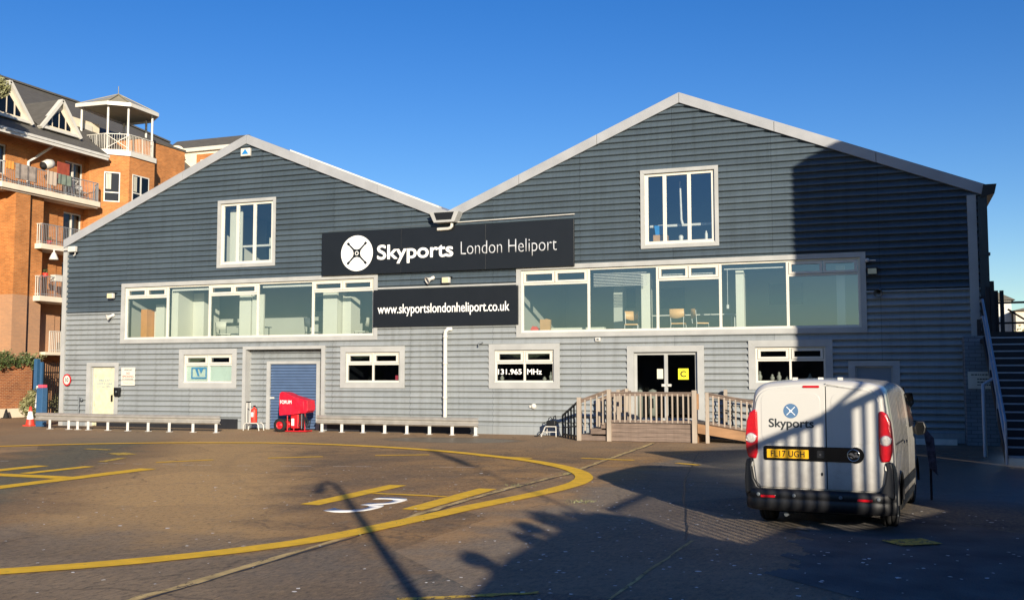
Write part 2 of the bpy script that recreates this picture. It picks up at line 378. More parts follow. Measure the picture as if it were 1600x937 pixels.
def ground_material():
    m = bpy.data.materials.new('yard_surface'); m.use_nodes = True
    nt = m.node_tree; n = nt.nodes; L = nt.links; b = n['Principled BSDF']
    g = n.new('ShaderNodeTexCoord'); sp = n.new('ShaderNodeSeparateXYZ'); L.new(g.outputs['Object'], sp.inputs[0])
    def noise_(scale, detail=6, rough=.55, vec=None):
        t = n.new('ShaderNodeTexNoise'); t.inputs['Scale'].default_value = scale; t.inputs['Detail'].default_value = detail
        t.inputs['Roughness'].default_value = rough; L.new(vec or g.outputs['Object'], t.inputs['Vector']); return t.outputs[0]
    def mth(op, a, b_=None, c=None):
        t = n.new('ShaderNodeMath'); t.operation = op
        for i, v in enumerate((a, b_, c)):
            if v is None: continue
            if isinstance(v, (int, float)): t.inputs[i].default_value = v
            else: L.new(v, t.inputs[i])
        return t.outputs[0]
    def rng(v, a, b_, c=0., d=1., smooth=True):
        t = n.new('ShaderNodeMapRange'); t.interpolation_type = 'SMOOTHSTEP' if smooth else 'LINEAR'
        L.new(v, t.inputs[0])
        for i, q in enumerate((a, b_, c, d)): t.inputs[i + 1].default_value = q
        return t.outputs[0]
    def mixc(f, a, b_, mode='MIX'):
        t = n.new('ShaderNodeMix'); t.data_type = 'RGBA'; t.blend_type = mode
        if isinstance(f, (int, float)): t.inputs[0].default_value = f
        else: L.new(f, t.inputs[0])
        for k, v in ((6, a), (7, b_)):
            if isinstance(v, tuple): t.inputs[k].default_value = v
            else: L.new(v, t.inputs[k])
        return t.outputs[2]
    X, Y = sp.outputs[0], sp.outputs[1]
    big = noise_(.22, 5); med = noise_(.9, 7, .6); mpa = n.new('ShaderNodeMapping'); mpa.inputs['Scale'].default_value = (19, 8, 1); mpa.inputs['Rotation'].default_value = (0, 0, R(-20)); L.new(g.outputs['Object'], mpa.inputs[0])
    mpb = n.new('ShaderNodeMapping'); mpb.inputs['Scale'].default_value = (5.5, 2.6, 1); mpb.inputs['Rotation'].default_value = (0, 0, R(-24)); L.new(g.outputs['Object'], mpb.inputs[0])
    fine = noise_(1, 9, .8, mpb.outputs[0]); vfine = noise_(1, 7, .85, mpa.outputs[0])
    brown = mixc(rng(big, .38, .62), lin('#886842'), lin('#ab814a'))
    brown = mixc(rng(med, .35, .7), brown, lin('#6d563c'))
    # greenish worn lane and pale golden sweep left by tyres
    sweep = mth('ADD', mth('MULTIPLY', mth('SUBTRACT', X, 21.0), .9), mth('MULTIPLY', mth('ADD', Y, 18.0), .55))
    sweep = mth('ADD', sweep, mth('MULTIPLY', mth('SUBTRACT', med, .5), 3.0))
    brown = mixc(mth('MULTIPLY', rng(sweep, -4.0, -1.5), rng(sweep, 1.8, -.2)), brown, lin('#c49c62'))
    brown = mixc(mth('MULTIPLY', rng(sweep, -7.0, -5.0), rng(sweep, -3.0, -4.4)), brown, lin('#62604a'))
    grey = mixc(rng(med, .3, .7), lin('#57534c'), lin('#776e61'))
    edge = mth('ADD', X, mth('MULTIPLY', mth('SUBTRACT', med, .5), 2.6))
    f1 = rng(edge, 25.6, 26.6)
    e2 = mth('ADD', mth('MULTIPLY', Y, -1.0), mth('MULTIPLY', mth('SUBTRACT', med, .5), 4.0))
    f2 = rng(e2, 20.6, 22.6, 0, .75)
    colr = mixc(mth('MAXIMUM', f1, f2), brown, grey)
    far = rng(Y, -9.0, -4.0, 0., .7)
    colr = mixc(mth('MULTIPLY', far, rng(X, 27, 25)), colr, lin('#94795a'))
    # aggregate speckle
    colr = mixc(rng(fine, .50, .62, 0, .38), colr, lin('#a08a6c'))
    colr = mixc(rng(vfine, .50, .64, 0, .5), colr, lin('#ad8f66'))
    colr = mixc(rng(vfine, .49, .40, 0, .62), colr, lin('#2a2622'))
    # cracks, patch repairs and tyre marks
    def vor(scale, feat='DISTANCE_TO_EDGE', vec=None):
        t = n.new('ShaderNodeTexVoronoi'); t.feature = feat; t.inputs['Scale'].default_value = scale; L.new(vec or g.outputs['Object'], t.inputs['Vector']); return t
    wv = n.new('ShaderNodeVectorMath'); wv.operation = 'ADD'; nv = n.new('ShaderNodeTexNoise'); nv.inputs['Scale'].default_value = 1.3; nv.inputs['Detail'].default_value = 5
    L.new(g.outputs['Object'], nv.inputs['Vector']); L.new(g.outputs['Object'], wv.inputs[0]); L.new(nv.outputs['Color'], wv.inputs[1])
    crack = mth('MULTIPLY', rng(vor(.33, vec=wv.outputs[0]).outputs['Distance'], .012, .004), rng(big, .42, .55))
    colr = mixc(mth('MULTIPLY', crack, .4), colr, lin('#2c2520'))
    pv = vor(.16, 'F1'); pv.distance = 'CHEBYCHEV'
    sep = n.new('ShaderNodeSeparateColor'); L.new(pv.outputs['Color'], sep.inputs[0])
    colr = mixc(rng(sep.outputs[0], .55, .95, 0, .28, False), colr, lin('#3d3833'))
    colr = mixc(rng(sep.outputs[1], .7, .95, 0, .22, False), colr, lin('#c0a27c'))
    rr_ = mth('SQRT', mth('ADD', mth('POWER', mth('SUBTRACT', X, 31.0), 2), mth('POWER', mth('ADD', Y, 4.0), 2)))
    for r0 in (9.4, 10.9, 15.2, 16.7):
        band = mth('ABSOLUTE', mth('SUBTRACT', mth('ADD', rr_, mth('MULTIPLY', med, .5)), r0))
        colr = mixc(mth('MULTIPLY', rng(band, .20, .05, 0, .14), rng(fine, .3, .6)), colr, lin('#3a332d'))
    # damp patches
    px = mth('DIVIDE', mth('SUBTRACT', X, 18.3), 2.3); py = mth('DIVIDE', mth('ADD', Y, 3.4), 1.3)
    d2 = mth('ADD', mth('MULTIPLY', px, px), mth('MULTIPLY', py, py))
    wet = rng(mth('ADD', d2, mth('MULTIPLY', med, .6)), 1.5, .9)
    qx = mth('DIVIDE', mth('SUBTRACT', X, 31.5), 5.5); qy = mth('DIVIDE', mth('ADD', Y, 9.0), 7.0)
    q2 = mth('ADD', mth('MULTIPLY', qx, qx), mth('MULTIPLY', qy, qy))
    wet2 = rng(mth('ADD', q2, mth('MULTIPLY', med, .8)), 1.5, .7)
    W = mth('MAXIMUM', wet, wet2)
    colr = mixc(mth('MULTIPLY', W, .6), colr, lin('#2b2824'))
    L.new(colr, b.inputs['Base Color'])
    L.new(rng(W, 0, 1, .85, .35, False), b.inputs['Roughness'])
    hgt = mth('ADD', mth('MULTIPLY', fine, .5), vfine)
    bp = n.new('ShaderNodeBump'); bp.inputs['Strength'].default_value = .8; bp.inputs['Distance'].default_value = .02
    L.new(hgt, bp.inputs['Height']); L.new(bp.outputs[0], b.inputs['Normal'])
    return m
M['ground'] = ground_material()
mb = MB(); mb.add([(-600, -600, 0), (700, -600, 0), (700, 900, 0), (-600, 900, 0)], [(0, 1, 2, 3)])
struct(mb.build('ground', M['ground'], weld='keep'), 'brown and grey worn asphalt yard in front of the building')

def strip(name, pts, w, z, m, label, jitter=0.):
    """painted or jointed line of width w along pts"""
    mb = MB(); P = [Vector(p) for p in pts]; vs = []
    for i, p in enumerate(P):
        d = (P[min(i+1, len(P)-1)] - P[max(i-1, 0)]).normalized(); nn = Vector((-d.y, d.x))
        ww = w[i] if isinstance(w, (list, tuple)) else w
        a = p + nn * (ww / 2 + random.uniform(-jitter, jitter)); c = p - nn * (ww / 2 + random.uniform(-jitter, jitter))
        vs += [(a.x, a.y, z), (c.x, c.y, z)]
    mb.add(vs, [(2*i, 2*i+1, 2*i+3, 2*i+2) for i in range(len(P) - 1)])
    return struct(mb.build(name, m), label)

# touchdown circle, radius follows the painted line
CX, CY = 15.55, -16.3
meas = [(13.51, -6.47), (17.8, -6.9), (19.9, -7.72), (21.6, -8.75), (23.2, -9.9), (24.9, -12.0), (25.4, -13.3), (25.5, -14.2), (25.42, -15.1), (25.1, -17.0), (24.9, -18.2), (24.63, -20.0), (24.5, -21.1), (24.1, -22.0), (23.39, -23.12)]
ang = sorted([(math.atan2(y - CY, x - CX), math.hypot(x - CX, y - CY)) for x, y in meas])
def rad(a):
    if a <= ang[0][0] or a >= ang[-1][0]:
        return ang[0][1] if a < 0 and a > -1.9 else 9.9
    for (a0, r0), (a1, r1) in zip(ang, ang[1:]):
        if a0 <= a <= a1: return r0 + (r1 - r0) * (a - a0) / (a1 - a0)
raw = [rad(-math.pi + 2 * math.pi * i / 240) for i in range(240)]
for _ in range(6): raw = [(raw[i-1] + raw[i] + raw[(i+1) % 240]) / 3 for i in range(240)]
CIRC = [(CX + raw[i % 240] * math.cos(-math.pi + 2 * math.pi * i / 240), CY + raw[i % 240] * math.sin(-math.pi + 2 * math.pi * i / 240)) for i in range(241)]
strip('painted_circle', CIRC, .34, .012, M['yellow'], 'large yellow touchdown circle painted on the yard', .006)
def quadline(a, b, w, lab, m='yellow', z=.008, n=14, j=.008):
    a = Vector(a); b = Vector(b)
    return strip('painted_line', [a.lerp(b, i / n) for i in range(n + 1)], w, z, M[m], lab, j)
quadline((22.6, -18.35), (22.6, -15.43), .33, 'left yellow stroke of the stand marking round the white number')
quadline((24.3, -18.35), (24.3, -15.43), .33, 'right yellow stroke of the stand marking beside the joint')
quadline((22.79, -16.7), (24.11, -16.73), .12, 'thin yellow cross stroke of the stand marking', z=.009)
for a, b in [((15.35, -12.99), (16.1, -11.94)), ((17.0, -11.09), (18.0, -10.29)), ((19.02, -9.57), (20.15, -8.91)), ((21.46, -8.83), (22.86, -9.1)), ((23.94, -8.67), (25.24, -8.85)), ((26.3, -9.25), (26.85, -9.6))]:
    o = quadline(a, b, .17, 'short thin yellow dash of the curved taxi line', z=.008); o['group'] = 'yellow taxi line dashes'
quadline((16.25, -21.5), (16.25, -14.3), .42, 'near long yellow stroke of the big landing letter')
quadline((13.6, -20.5), (13.6, -14.5), .40, 'far long yellow stroke of the big landing letter')
quadline((13.8, -16.35), (16.04, -16.4), .42, 'yellow cross bar of the big landing letter', z=.009)
quadline((14.65, -16.0), (14.7, -14.3), .3, 'short yellow stroke beside the big landing letter')
quadline((10.7, -10.1), (11.6, -10.2), .22, 'small worn yellow mark nearest the far side of the circle', 'yellow_old')
quadline((12.5, -11.0), (13.2, -11.4), .45, 'small worn yellow block inside the circle', 'yellow_old')
quadline((14.1, -13.3), (13.75, -12.2), .2, 'small slanted yellow tick inside the circle', 'yellow_old')
quadline((26.8, -23.75), (27.85, -23.05), .1, 'worn yellow line at the front edge of the yard', 'yellow_old', j=.03)
quadline((31.15, -17.55), (31.62, -17.4), .35, 'faded yellow box outline painted on the shaded concrete', 'yellow_old')
quadline((30.75, -19.25), (31.2, -18.95), .4, 'faded yellow patch on the ribbed concrete', 'yellow_old', z=.03)
three = text('painted_number', '3', M['whiteline'], None, (-.31, .31, -.95, .95), .012, .006, .002, 'G')
three.rotation_euler[2] = R(0); three.location = (23.47, -18.05, 0); struct(three, 'white number 3 painted between the yellow strokes')

random.seed(3)
def wob(pts, step=.5, amp=.03):
    out = []
    for (a, b) in zip(pts, pts[1:]):
        a = Vector(a); b = Vector(b); n = max(1, int((b - a).length / step))
        out += [a.lerp(b, i / n) + Vector((random.uniform(-amp, amp), random.uniform(-amp, amp))) for i in range(n)]
    return out + [Vector(pts[-1])]
jp = wob([(24.65, -30), (24.66, -21.2), (24.58, -19.0), (24.55, -16.0), (24.75, -12.6), (24.4, -4.4), (24.3, -2.7)], .35, .018)
strip('ground_joint', jp, .10, .004, M['seam'], 'pale crumbling joint running across the yard to the deck', .03)
strip('ground_joint', [p + Vector((.09, 0)) for p in jp], .035, .005, M['dark'], 'dark gap beside the pale joint', .012)
strip('ground_joint', wob([(28.45, -30), (28.5, -23), (28.58, -19.71)], .4, .012), .035, .004, M['seam'], 'thin pale joint in the shade before the van', .008)
strip('ground_joint', wob([(28.5, -19.7), (27.2, -13.0), (26.2, -6.0)], .5, .02), .03, .004, M['dark'], 'dark crack running from the van towards the deck', .008)
strip('ground_joint', wob([(25.5, -13.2), (28.9, -13.1)], .5, .03), .05, .004, M['dark'], 'dark tar joint beside the van', .01)
dsh = MB(); dp = wob([(24.6, -11.1), (17, -13.2), (9, -14.2)], .42, .02)
for i in range(0, len(dp) - 1):
    if random.random() < .62:
        a, b = dp[i], dp[i + 1]; d = (b - a).normalized(); nn = Vector((-d.y, d.x)) * .013; b = a.lerp(b, random.uniform(.5, .9))
        dsh.add([(a.x - nn.x, a.y - nn.y, .004), (b.x - nn.x, b.y - nn.y, .004), (b.x + nn.x, b.y + nn.y, .004), (a.x + nn.x, a.y + nn.y, .004)], [(0, 1, 2, 3)])
struct(dsh.build('ground_joint', M['whiteline'], weld='keep'), 'broken pale line crossing inside the circle')
# ribbed concrete in the front right corner
mb = MB()
ax = Vector((.72, -.69)); ay = Vector((-.69, -.72)); o0 = Vector((30.98, -16.78))
for i in range(44):
    t0 = -1.6 + i * .10 * .95 + random.uniform(-.25, .25)
    p = o0 + ay * (i * .10) + ax * t0
    L_ = 9.0 - t0
    a = p; b = p + ax * L_; w = ay * .035
    mb.add([(a.x - w.x, a.y - w.y, .004), (b.x - w.x, b.y - w.y, .004), (b.x, b.y, .022), (a.x, a.y, .022), (b.x + w.x, b.y + w.y, .004), (a.x + w.x, a.y + w.y, .004)], [(0, 1, 2, 3), (3, 2, 4, 5)])
M['ribs'] = mat('ribbed_concrete', '#5a5653', .8, 0, .3, 2, .5, 60)
struct(mb.build('ribbed_ramp', M['ribs'], weld='keep'), 'ridged dark concrete ramp in the front right corner')
# pale flecks
mb = MB(); random.seed(11)
for i in range(620):
    if random.random() < .5: x = random.uniform(26.5, 33.5); y = random.uniform(-26, -16)
    else: x = random.uniform(18, 31); y = random.uniform(-26, -12)
    if 28.9 < x < 31 and -18.6 < y < -14: continue
    r = random.uniform(.010, .026) * (1.5 if random.random() < .12 else 1); k = random.randint(4, 6); t0 = random.random() * 6; z = .03 if x > 29 and y < -17 else .006
    mb.add([(x + r * random.uniform(.6, 1.3) * math.cos(t0 + t * 6.283 / k), y + r * random.uniform(.6, 1.3) * math.sin(t0 + t * 6.283 / k), z + random.uniform(0, .004)) for t in range(k)], [tuple(range(k))])
o = mb.build('ground_flecks', M['whiteline'], weld='keep'); o['kind'] = 'stuff'; o['label'] = 'small pale flecks and droppings scattered on the asphalt'
# weeds on the joint
mb = MB()
for cx_, cy_, n_, s_ in [(26.3, -16.6, 90, .3), (24.6, -20.4, 12, .3), (24.7, -19.6, 12, .3), (24.8, -12.4, 40, .25), (24.6, -14.8, 40, .3)]:
    for i in range(n_):
        x = random.gauss(cx_, s_ * .4); y = random.gauss(cy_, s_ * .5); h = random.uniform(.01, .035); a = random.random() * 6.28; w = .008
        dx, dy = random.uniform(-.04, .04), random.uniform(-.04, .04)
        mb.add([(x - w * math.cos(a), y - w * math.sin(a), 0), (x + w * math.cos(a), y + w * math.sin(a), 0), (x + dx, y + dy, h)], [(0, 1, 2)])
o = mb.build('weeds', M['leaf2'], weld='keep'); o['kind'] = 'stuff'; o['label'] = 'low weeds growing along the ground joint'

# ------------------------------------------------------------ hangar building
bld = empty('heliport_building', 'long twin gabled corrugated building, slate blue above and pale grey below', 'building', (0, 0, 0))
ZB = 4.40       # change of cladding colour
W1, W2, W3, W4 = (5.83, 8.0, 1.67, 2.73), (12.74, 14.86, 1.70, 2.75), (18.37, 20.45, 1.70, 2.77), (26.88, 28.93, 1.70, 2.78)
BL, BR = (3.0, 13.84, 3.33, 5.34), (19.30, 29.97, 3.33, 5.40)
UL, UR = (7.36, 9.66, 6.05, 8.34), (23.50, 25.73, 6.05, 8.33)
DL, DC, DB = (1.45, 2.62, 0.0, 2.30), (23.1, 25.12, .50, 2.66), (29.75, 30.79, 0.0, 2.19)
RC = (8.58, 11.78, 0.0, 2.90)
OPEN = [W1, W2, W3, W4, BL, BR, UL, UR, DL, DC, DB, RC]
XV = 16.63
def rake(half):
    if half == 0: return [(0, 7.1), (8.48, 10.62), (XV, 7.3)]
    return [(XV, 7.3), (24.66, 10.62), (33.3, 7.1)]
def xspan(half, z):
    p = rake(half)
    lo = p[0][0] if z <= p[0][1] else p[0][0] + (z - p[0][1]) / (p[1][1] - p[0][1]) * (p[1][0] - p[0][0])
    hi = p[2][0] if z <= p[2][1] else p[2][0] - (z - p[2][1]) / (p[1][1] - p[2][1]) * (p[2][0] - p[1][0])
    return lo, hi
def prof_up(z):                       # rounded crests, narrow troughs
    t = (z / .200) % 1.0
    if t < .19: return .050 - .104 * (t / .19)
    s = (t - .19) / .81
    return -.054 + .104 * s ** 1.8
def prof_lo(z):
    t = (z / .196) % 1.0
    if t < .15: return .050 - .102 * (t / .15)
    s = (t - .15) / .85
    return -.052 + .102 * s ** 2.3
def wobz(x, z, a):
    return a * noise.noise(Vector((x * .35, z * 1.3, 3.1))) + a * .5 * noise.noise(Vector((x * 1.1, z * 2.2, 9.1)))
def clad(mb, half, z0, z1, prof, levels, amp, dents=False):
    zs = set([z0, z1] + [z for z in levels if z0 < z < z1])
    for o in OPEN:
        for z in (o[2], o[3]):
            if z0 < z < z1: zs.add(z)
    zs = sorted(zs)
    cuts = sorted({o[0] for o in OPEN} | {o[1] for o in OPEN} | {i * .8 for i in range(42)})
    for za, zb in zip(zs, zs[1:]):
        if zb - za < 1e-5: continue
        la, ha = xspan(half, za); lb, hb = xspan(half, zb)
        if ha - la < .01: continue
        mid = (za + zb) / 2
        hol = [(o[0], o[1]) for o in OPEN if o[2] < mid < o[3]]
        xs = [x for x in cuts if la < x < ha and lb < x < hb]
        A = [la] + xs + [ha]; B = [lb] + xs + [hb]
        for i in range(len(A) - 1):
            c = (A[i] + A[i+1] + B[i] + B[i+1]) / 4
            if any(h0 < c < h1 for h0, h1 in hol): continue
            def P(x, z):
                y = prof(z + wobz(x, z, amp * .6))
                return (x, y, z)
            mb.add([P(A[i], za), P(A[i+1], za), P(B[i+1], zb), P(B[i], zb)], [(0, 1, 2, 3)], True)
lev_up = sorted({k * .200 + t * .200 for k in range(0, 56) for t in (0, .06, .12, .19, .28, .39, .51, .63, .75, .83, .90, .96)})
lev_lo = sorted({k * .196 + t * .196 for k in range(0, 30) for t in (0, .075, .15, .3, .45, .58, .68, .76, .83, .89, .95)})
up = MB(); lo = MB()
for h in (0, 1):
    clad(lo, h, .28, ZB, prof_lo, lev_lo, .006); clad(up, h, ZB, 10.62, prof_up, lev_up, .022)
up.build('upper_cladding', M['clad_up'], bld, weld=True)
lo.build('lower_cladding', M['clad_lo'], bld, weld=True)
# backing wall behind the sheets (closes openings' edges) and shell
mb = MB()
def rect_wall(mb, y0, y1):
    mb.rects((0.02, 33.28, 0, 7.05), OPEN, y0, y1)
rect_wall(mb, .07, .22)
mb.rects((4.5, 12.6, 7.05, 8.5), [UL], .07, .22); mb.rects((20.6, 28.8, 7.05, 8.5), [UR], .07, .22)
mb.prism([(6.0, 8.5), (11.2, 8.5), (8.48, 10.4)], .07, .22); mb.prism([(22.2, 8.5), (27.2, 8.5), (24.66, 10.4)], .07, .22)
mb.box(0.0, .2, .22, 26, 0, 7.0); mb.box(33.1, 33.3, .22, 26, 0, 7.0); mb.box(0, 33.3, 26, 26.2, 0, 7.0)
mb.prism([(0, 7.0), (XV, 7.2), (8.48, 10.6)], 26, 26.2); mb.prism([(XV, 7.2), (33.3, 7.0), (24.66, 10.6)], 26, 26.2)
mb.build('backing_wall', M['darkwall'], bld)
# roofs
for (a, b) in (((-.05, 7.33), (8.48, 10.86)), ((8.48, 10.86), (16.7, 7.50)), ((16.56, 7.48), (24.66, 10.86)), ((24.66, 10.86), (33.4, 7.33))):
    mb = MB(); mb.prism([(a[0], a[1] - .07), (b[0], b[1] - .07), (b[0], b[1] + .02), (a[0], a[1] + .02)], .0, 26.3)
    mb.build('roof', M['fascia'], bld)
    # fascia board
    mb = MB(); ny = -.11
    nseg = 3; 
    for i in range(nseg):
        t0, t1 = i / nseg + .0008, (i + 1) / nseg - .0008
        p0 = (a[0] + (b[0]-a[0]) * t0, a[1] + (b[1]-a[1]) * t0); p1 = (a[0] + (b[0]-a[0]) * t1, a[1] + (b[1]-a[1]) * t1)
        mb.prism([(p0[0], p0[1] - .33), (p1[0], p1[1] - .33), (p1[0], p1[1]), (p0[0], p0[1])], ny, -.004 - .0)
    mb.build('fascia', M['fascia'], bld, .006)
# raised capping behind the two right hand rakes
for (a, b) in (((10.3, 10.13), (16.3, 7.68)),):
    mb = MB(); mb.prism([a, b, (b[0], b[1] + .06), (a[0], a[1] + .06)], .02, .22); mb.build('roof_capping', M['white2'], bld)
# corner trims, plinth
mb = MB(); mb.box(-.06, .14, -.07, .02, 0, 7.05); mb.build('corner_trim', M['trim'], bld)
mb = MB(); mb.box(32.90, 33.14, -.07, .02, 2.9, 7.05); mb.build('corner_trim', M['trim'], bld)
mb = MB()
for x0, x1 in ((.14, DL[0] - .12), (DL[1] + .12, 8.44), (11.92, 22.9), (25.4, DB[0] - .2), (DB[1] + .2, 32.65)): mb.box(x0, x1, -.05, .05, .0, .27)
mb.build('plinth', M['clad_lo'], bld)
mb = MB(); mb.box(1.9, 8.3, -.16, -.052, .0, .36); mb.build('dark_plinth_board', M['dark'], bld); MB().box(12.1, 17.7, -.16, -.052, 0, .36).build('dark_plinth_board', M['dark'], bld)
mb = MB(); mb.box(14.0, 19.2, -.075, -.03, 4.93, 4.99); mb.build('cable_strip', M['trim'], bld)
mb = MB(); mb.tube([(16.95, -.1, 7.12), (21.2, -.1, 7.17)], .018, 6); MB().tube([(12, -.06, 7.07), (16.2, -.06, 7.09)], .01, 5).build('cable_strip', M['greymetal'], bld); mb.build('cable_strip', M['white2'], bld)

def surround(par, op, w, bottom=True, top=None):
    x0, x1, z0, z1 = op; mb = MB(); t = top or w
    hw = [(x0, x1, z0, z1)]
    # mitred flat flashing, 4 pieces
    zb = z0 - (w if bottom else 0)
    Y0, Y1 = -.062, -.036
    mb.prism([(x0 - w, zb), (x0 - .001, z0 if bottom else zb), (x0 - .001, z1), (x0 - w, z1 + t)], Y0, Y1)
    mb.prism([(x1 + .001, z0 if bottom else zb), (x1 + w, zb), (x1 + w, z1 + t), (x1 + .001, z1)], Y0, Y1)
    mb.prism([(x0, z1 + .001), (x1, z1 + .001), (x1 + w, z1 + t), (x0 - w, z1 + t)], Y0 - .002, Y1)
    if bottom: mb.prism([(x0 - w, zb), (x1 + w, zb), (x1, z0 - .001), (x0, z0 - .001)], Y0 - .002, Y1)
    # reveals
    mb.box(x0 - .02, x0 + .006, -.036, .23, z0, z1); mb.box(x1 - .006, x1 + .02, -.036, .23, z0, z1); mb.box(x0 - .02, x1 + .02, -.036, .232, z1 - .006, z1 + .02)
    if bottom: mb.box(x0 - .02, x1 + .02, -.036, .232, z0 - .02, z0 + .006)
    return mb.build('surround', M['trim'], par)

def window(op, divs, ztr, tr_cols, w=.20, name_label=None, yf=.02, ft=.065, top=None, glass='glass', slim=False):
    """divs: x positions of mullions; tr_cols: columns carrying two opening toplights above ztr"""
    x0, x1, z0, z1 = op; fr = MB(); holes = []
    xs = [x0] + divs + [x1]
    for i in range(len(xs) - 1):
        a = xs[i] + (ft if i == 0 else ft / 2); b = xs[i+1] - (ft if i == len(xs) - 2 else ft / 2)
        if i in tr_cols: holes.append((a, b, z0 + ft, ztr - .03)); holes.append((a, b, ztr + .03, z1 - ft * .8))
        else: holes.append((a, b, z0 + ft, z1 - ft * .8))
    fr.rects((x0, x1, z0, z1), holes, yf, yf + .07)
    fr.box(x0 - .0, x1, yf - .05, yf, z0, z0 + .035)                     # sill nose
    fo = fr.build('window', M['white'], bld, .004)
    surround(fo, op, w, top=top)
    gl = MB(); sash = MB(); k = 0
    for h in holes:
        gl.add([(h[0], yf + .045, h[2]), (h[1], yf + .045, h[2]), (h[1], yf + .045, h[3]), (h[0], yf + .045, h[3])], [(0, 1, 2, 3)])
        if h[2] > ztr and abs(h[2] - (ztr + .03)) < .01:                 # toplights: one or two sashes
            n = 2 if (h[1] - h[0]) > 1.3 else 1
            for j in range(n):
                sash = MB()
                a = h[0] + (h[1] - h[0]) * j / n + .012; b = h[0] + (h[1] - h[0]) * (j + 1) / n - .012
                t = .075 if not slim else .06
                sash.rects((a, b, h[2] + .008, h[3] - .008), [(a + t, b - t, h[2] + t, h[3] - t)], yf - .03, yf + .03)
                sash.build('toplight', M['white'], fo, .003)
    gl.build('pane', M[glass], fo, weld='keep')
    return fo, holes

wL, hL = window(BL, [4.98, 6.90, 9.02, 11.35], 4.93, (0, 2, 4), .15, ft=.08)
wR, hR = window(BR, [21.62, 23.88, 25.85, 27.87], 4.93, (0, 2, 4), .15, ft=.08)
w1, h1 = window(W1, [(W1[0]+W1[1])/2], 2.33, (0, 1), .20)
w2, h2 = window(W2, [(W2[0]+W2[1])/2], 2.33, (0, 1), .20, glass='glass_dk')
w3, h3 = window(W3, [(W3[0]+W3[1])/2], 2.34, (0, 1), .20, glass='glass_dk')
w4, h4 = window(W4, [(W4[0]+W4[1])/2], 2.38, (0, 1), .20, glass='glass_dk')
wUL, hUL = window(UL, [8.08, 8.82], 99, (), .12, ft=.11)
wUR, hUR = window(UR, [24.14, 24.92], 99, (), .12, ft=.11)

# ------------------------------------------------------------ rooms behind the glass
def room(x0, x1, y1, z0, z1, back, side, floor='innerfloor', ceil='ceil'):
    mb = MB(); mb.box(x0, x1, y1, y1 + .1, z0, z1); mb.build('inner_wall', M[back], bld)
    MB().box(x0 - .1, x0, .23, y1, z0, z1).build('inner_wall', M[side], bld); MB().box(x1, x1 + .1, .23, y1, z0, z1).build('inner_wall', M[side], bld)
    mb = MB(); mb.box(x0, x1, .22, y1, z0 - .08, z0); mb.build('inner_floor', M[floor], bld)
    mb = MB(); mb.box(x0, x1, .22, y1, z1, z1 + .08); mb.build('inner_ceiling', M[ceil], bld)
room(2.6, 14.4, 3.0, 3.05, 5.6, 'teal', 'teal')
room(18.8, 30.4, 6.5, 3.05, 5.7, 'teal', 'teal')
room(6.0, 11.2, 5.0, 5.9, 8.45, 'darkwall', 'cream'); room(22.4, 27.0, 7.0, 5.9, 8.45, 'darkwall', 'darkwall')
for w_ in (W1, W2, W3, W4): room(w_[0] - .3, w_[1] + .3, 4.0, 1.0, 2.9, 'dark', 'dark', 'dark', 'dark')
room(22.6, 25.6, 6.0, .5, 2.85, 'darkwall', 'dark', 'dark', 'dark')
def post(x0, x1, y0, y1, z0, z1, m, nm='inner_column'):
    MB().box(x0, x1, y0, y1, z0, z1).build(nm, M[m], bld, .01)
post(3.0, 3.28, .9, 1.5, 3.05, 4.55, 'orange', 'inner_door')
post(3.32, 4.05, 1.3, 1.45, 3.05, 4.6, 'cream'); post(3.72, 4.12, .9, 1.3, 3.05, 4.72, 'cream')
post(4.95, 5.25, .3, 1.25, 3.05, 5.2, 'cream'); post(5.25, 5.75, 1.2, 2.2, 3.05, 5.15, 'cream')
post(7.85, 8.35, .55, 1.1, 3.05, 5.05, 'cream'); post(8.45, 8.95, .5, .6, 3.05, 4.95, 'cream')
post(11.42, 12.0, .6, 1.3, 3.05, 5.0, 'cream'); post(12.05, 12.4, .9, 1.6, 3.05, 4.8, 'cream')
post(21.95, 22.3, 1.9, 2.3, 3.05, 5.5, 'teal'); post(23.25, 23.55, .45, .75, 3.05, 5.2, 'cream'); post(26.25, 26.5, .5, .85, 3.05, 5.25, 'cream')
post(19.5, 22.0, .5, .75, 3.05, 3.5, 'cream', 'inner_shelf')
post(29.25, 29.5, .6, .9, 3.05, 5.25, 'cream')
for x, y, w_, z, pw in ((6.6, 2.97, .9, 4.6, .5), (9.7, 2.97, .4, 4.7, .4), (10.7, 2.97, .7, 4.7, .5), (13.4, 2.97, .6, 4.6, .5)):
    MB().box(x, x + w_ * .7, y - .02, y, z - .25, z + .3).build('wall_picture', M['darkwall'], bld)
for x, w_, z in ((20.8, .8, 4.9), (22.6, .9, 4.85), (26.6, 1.2, 4.9)):
    MB().box(x, x + w_, 6.44, 6.48, z - .4, z + .35).build('wall_picture', M['dark'], bld)
post(7.4, 7.95, .5, .56, 6.1, 8.2, 'cream', 'inner_curtain'); post(8.95, 9.5, .8, .9, 5.9, 7.1, 'cream', 'inner_curtain')
post(7.5, 9.6, .6, .7, 6.75, 6.83, 'white', 'inner_rail')
post(23.5, 25.7, .7, .78, 6.7, 6.78, 'white', 'inner_rail')
MB().tube([(24.55, .9, 6.75), (24.5, .9, 6.95), (24.47, .9, 8.2)], .05, 8, r2=.03).build('inner_pole', M['white2'], bld)
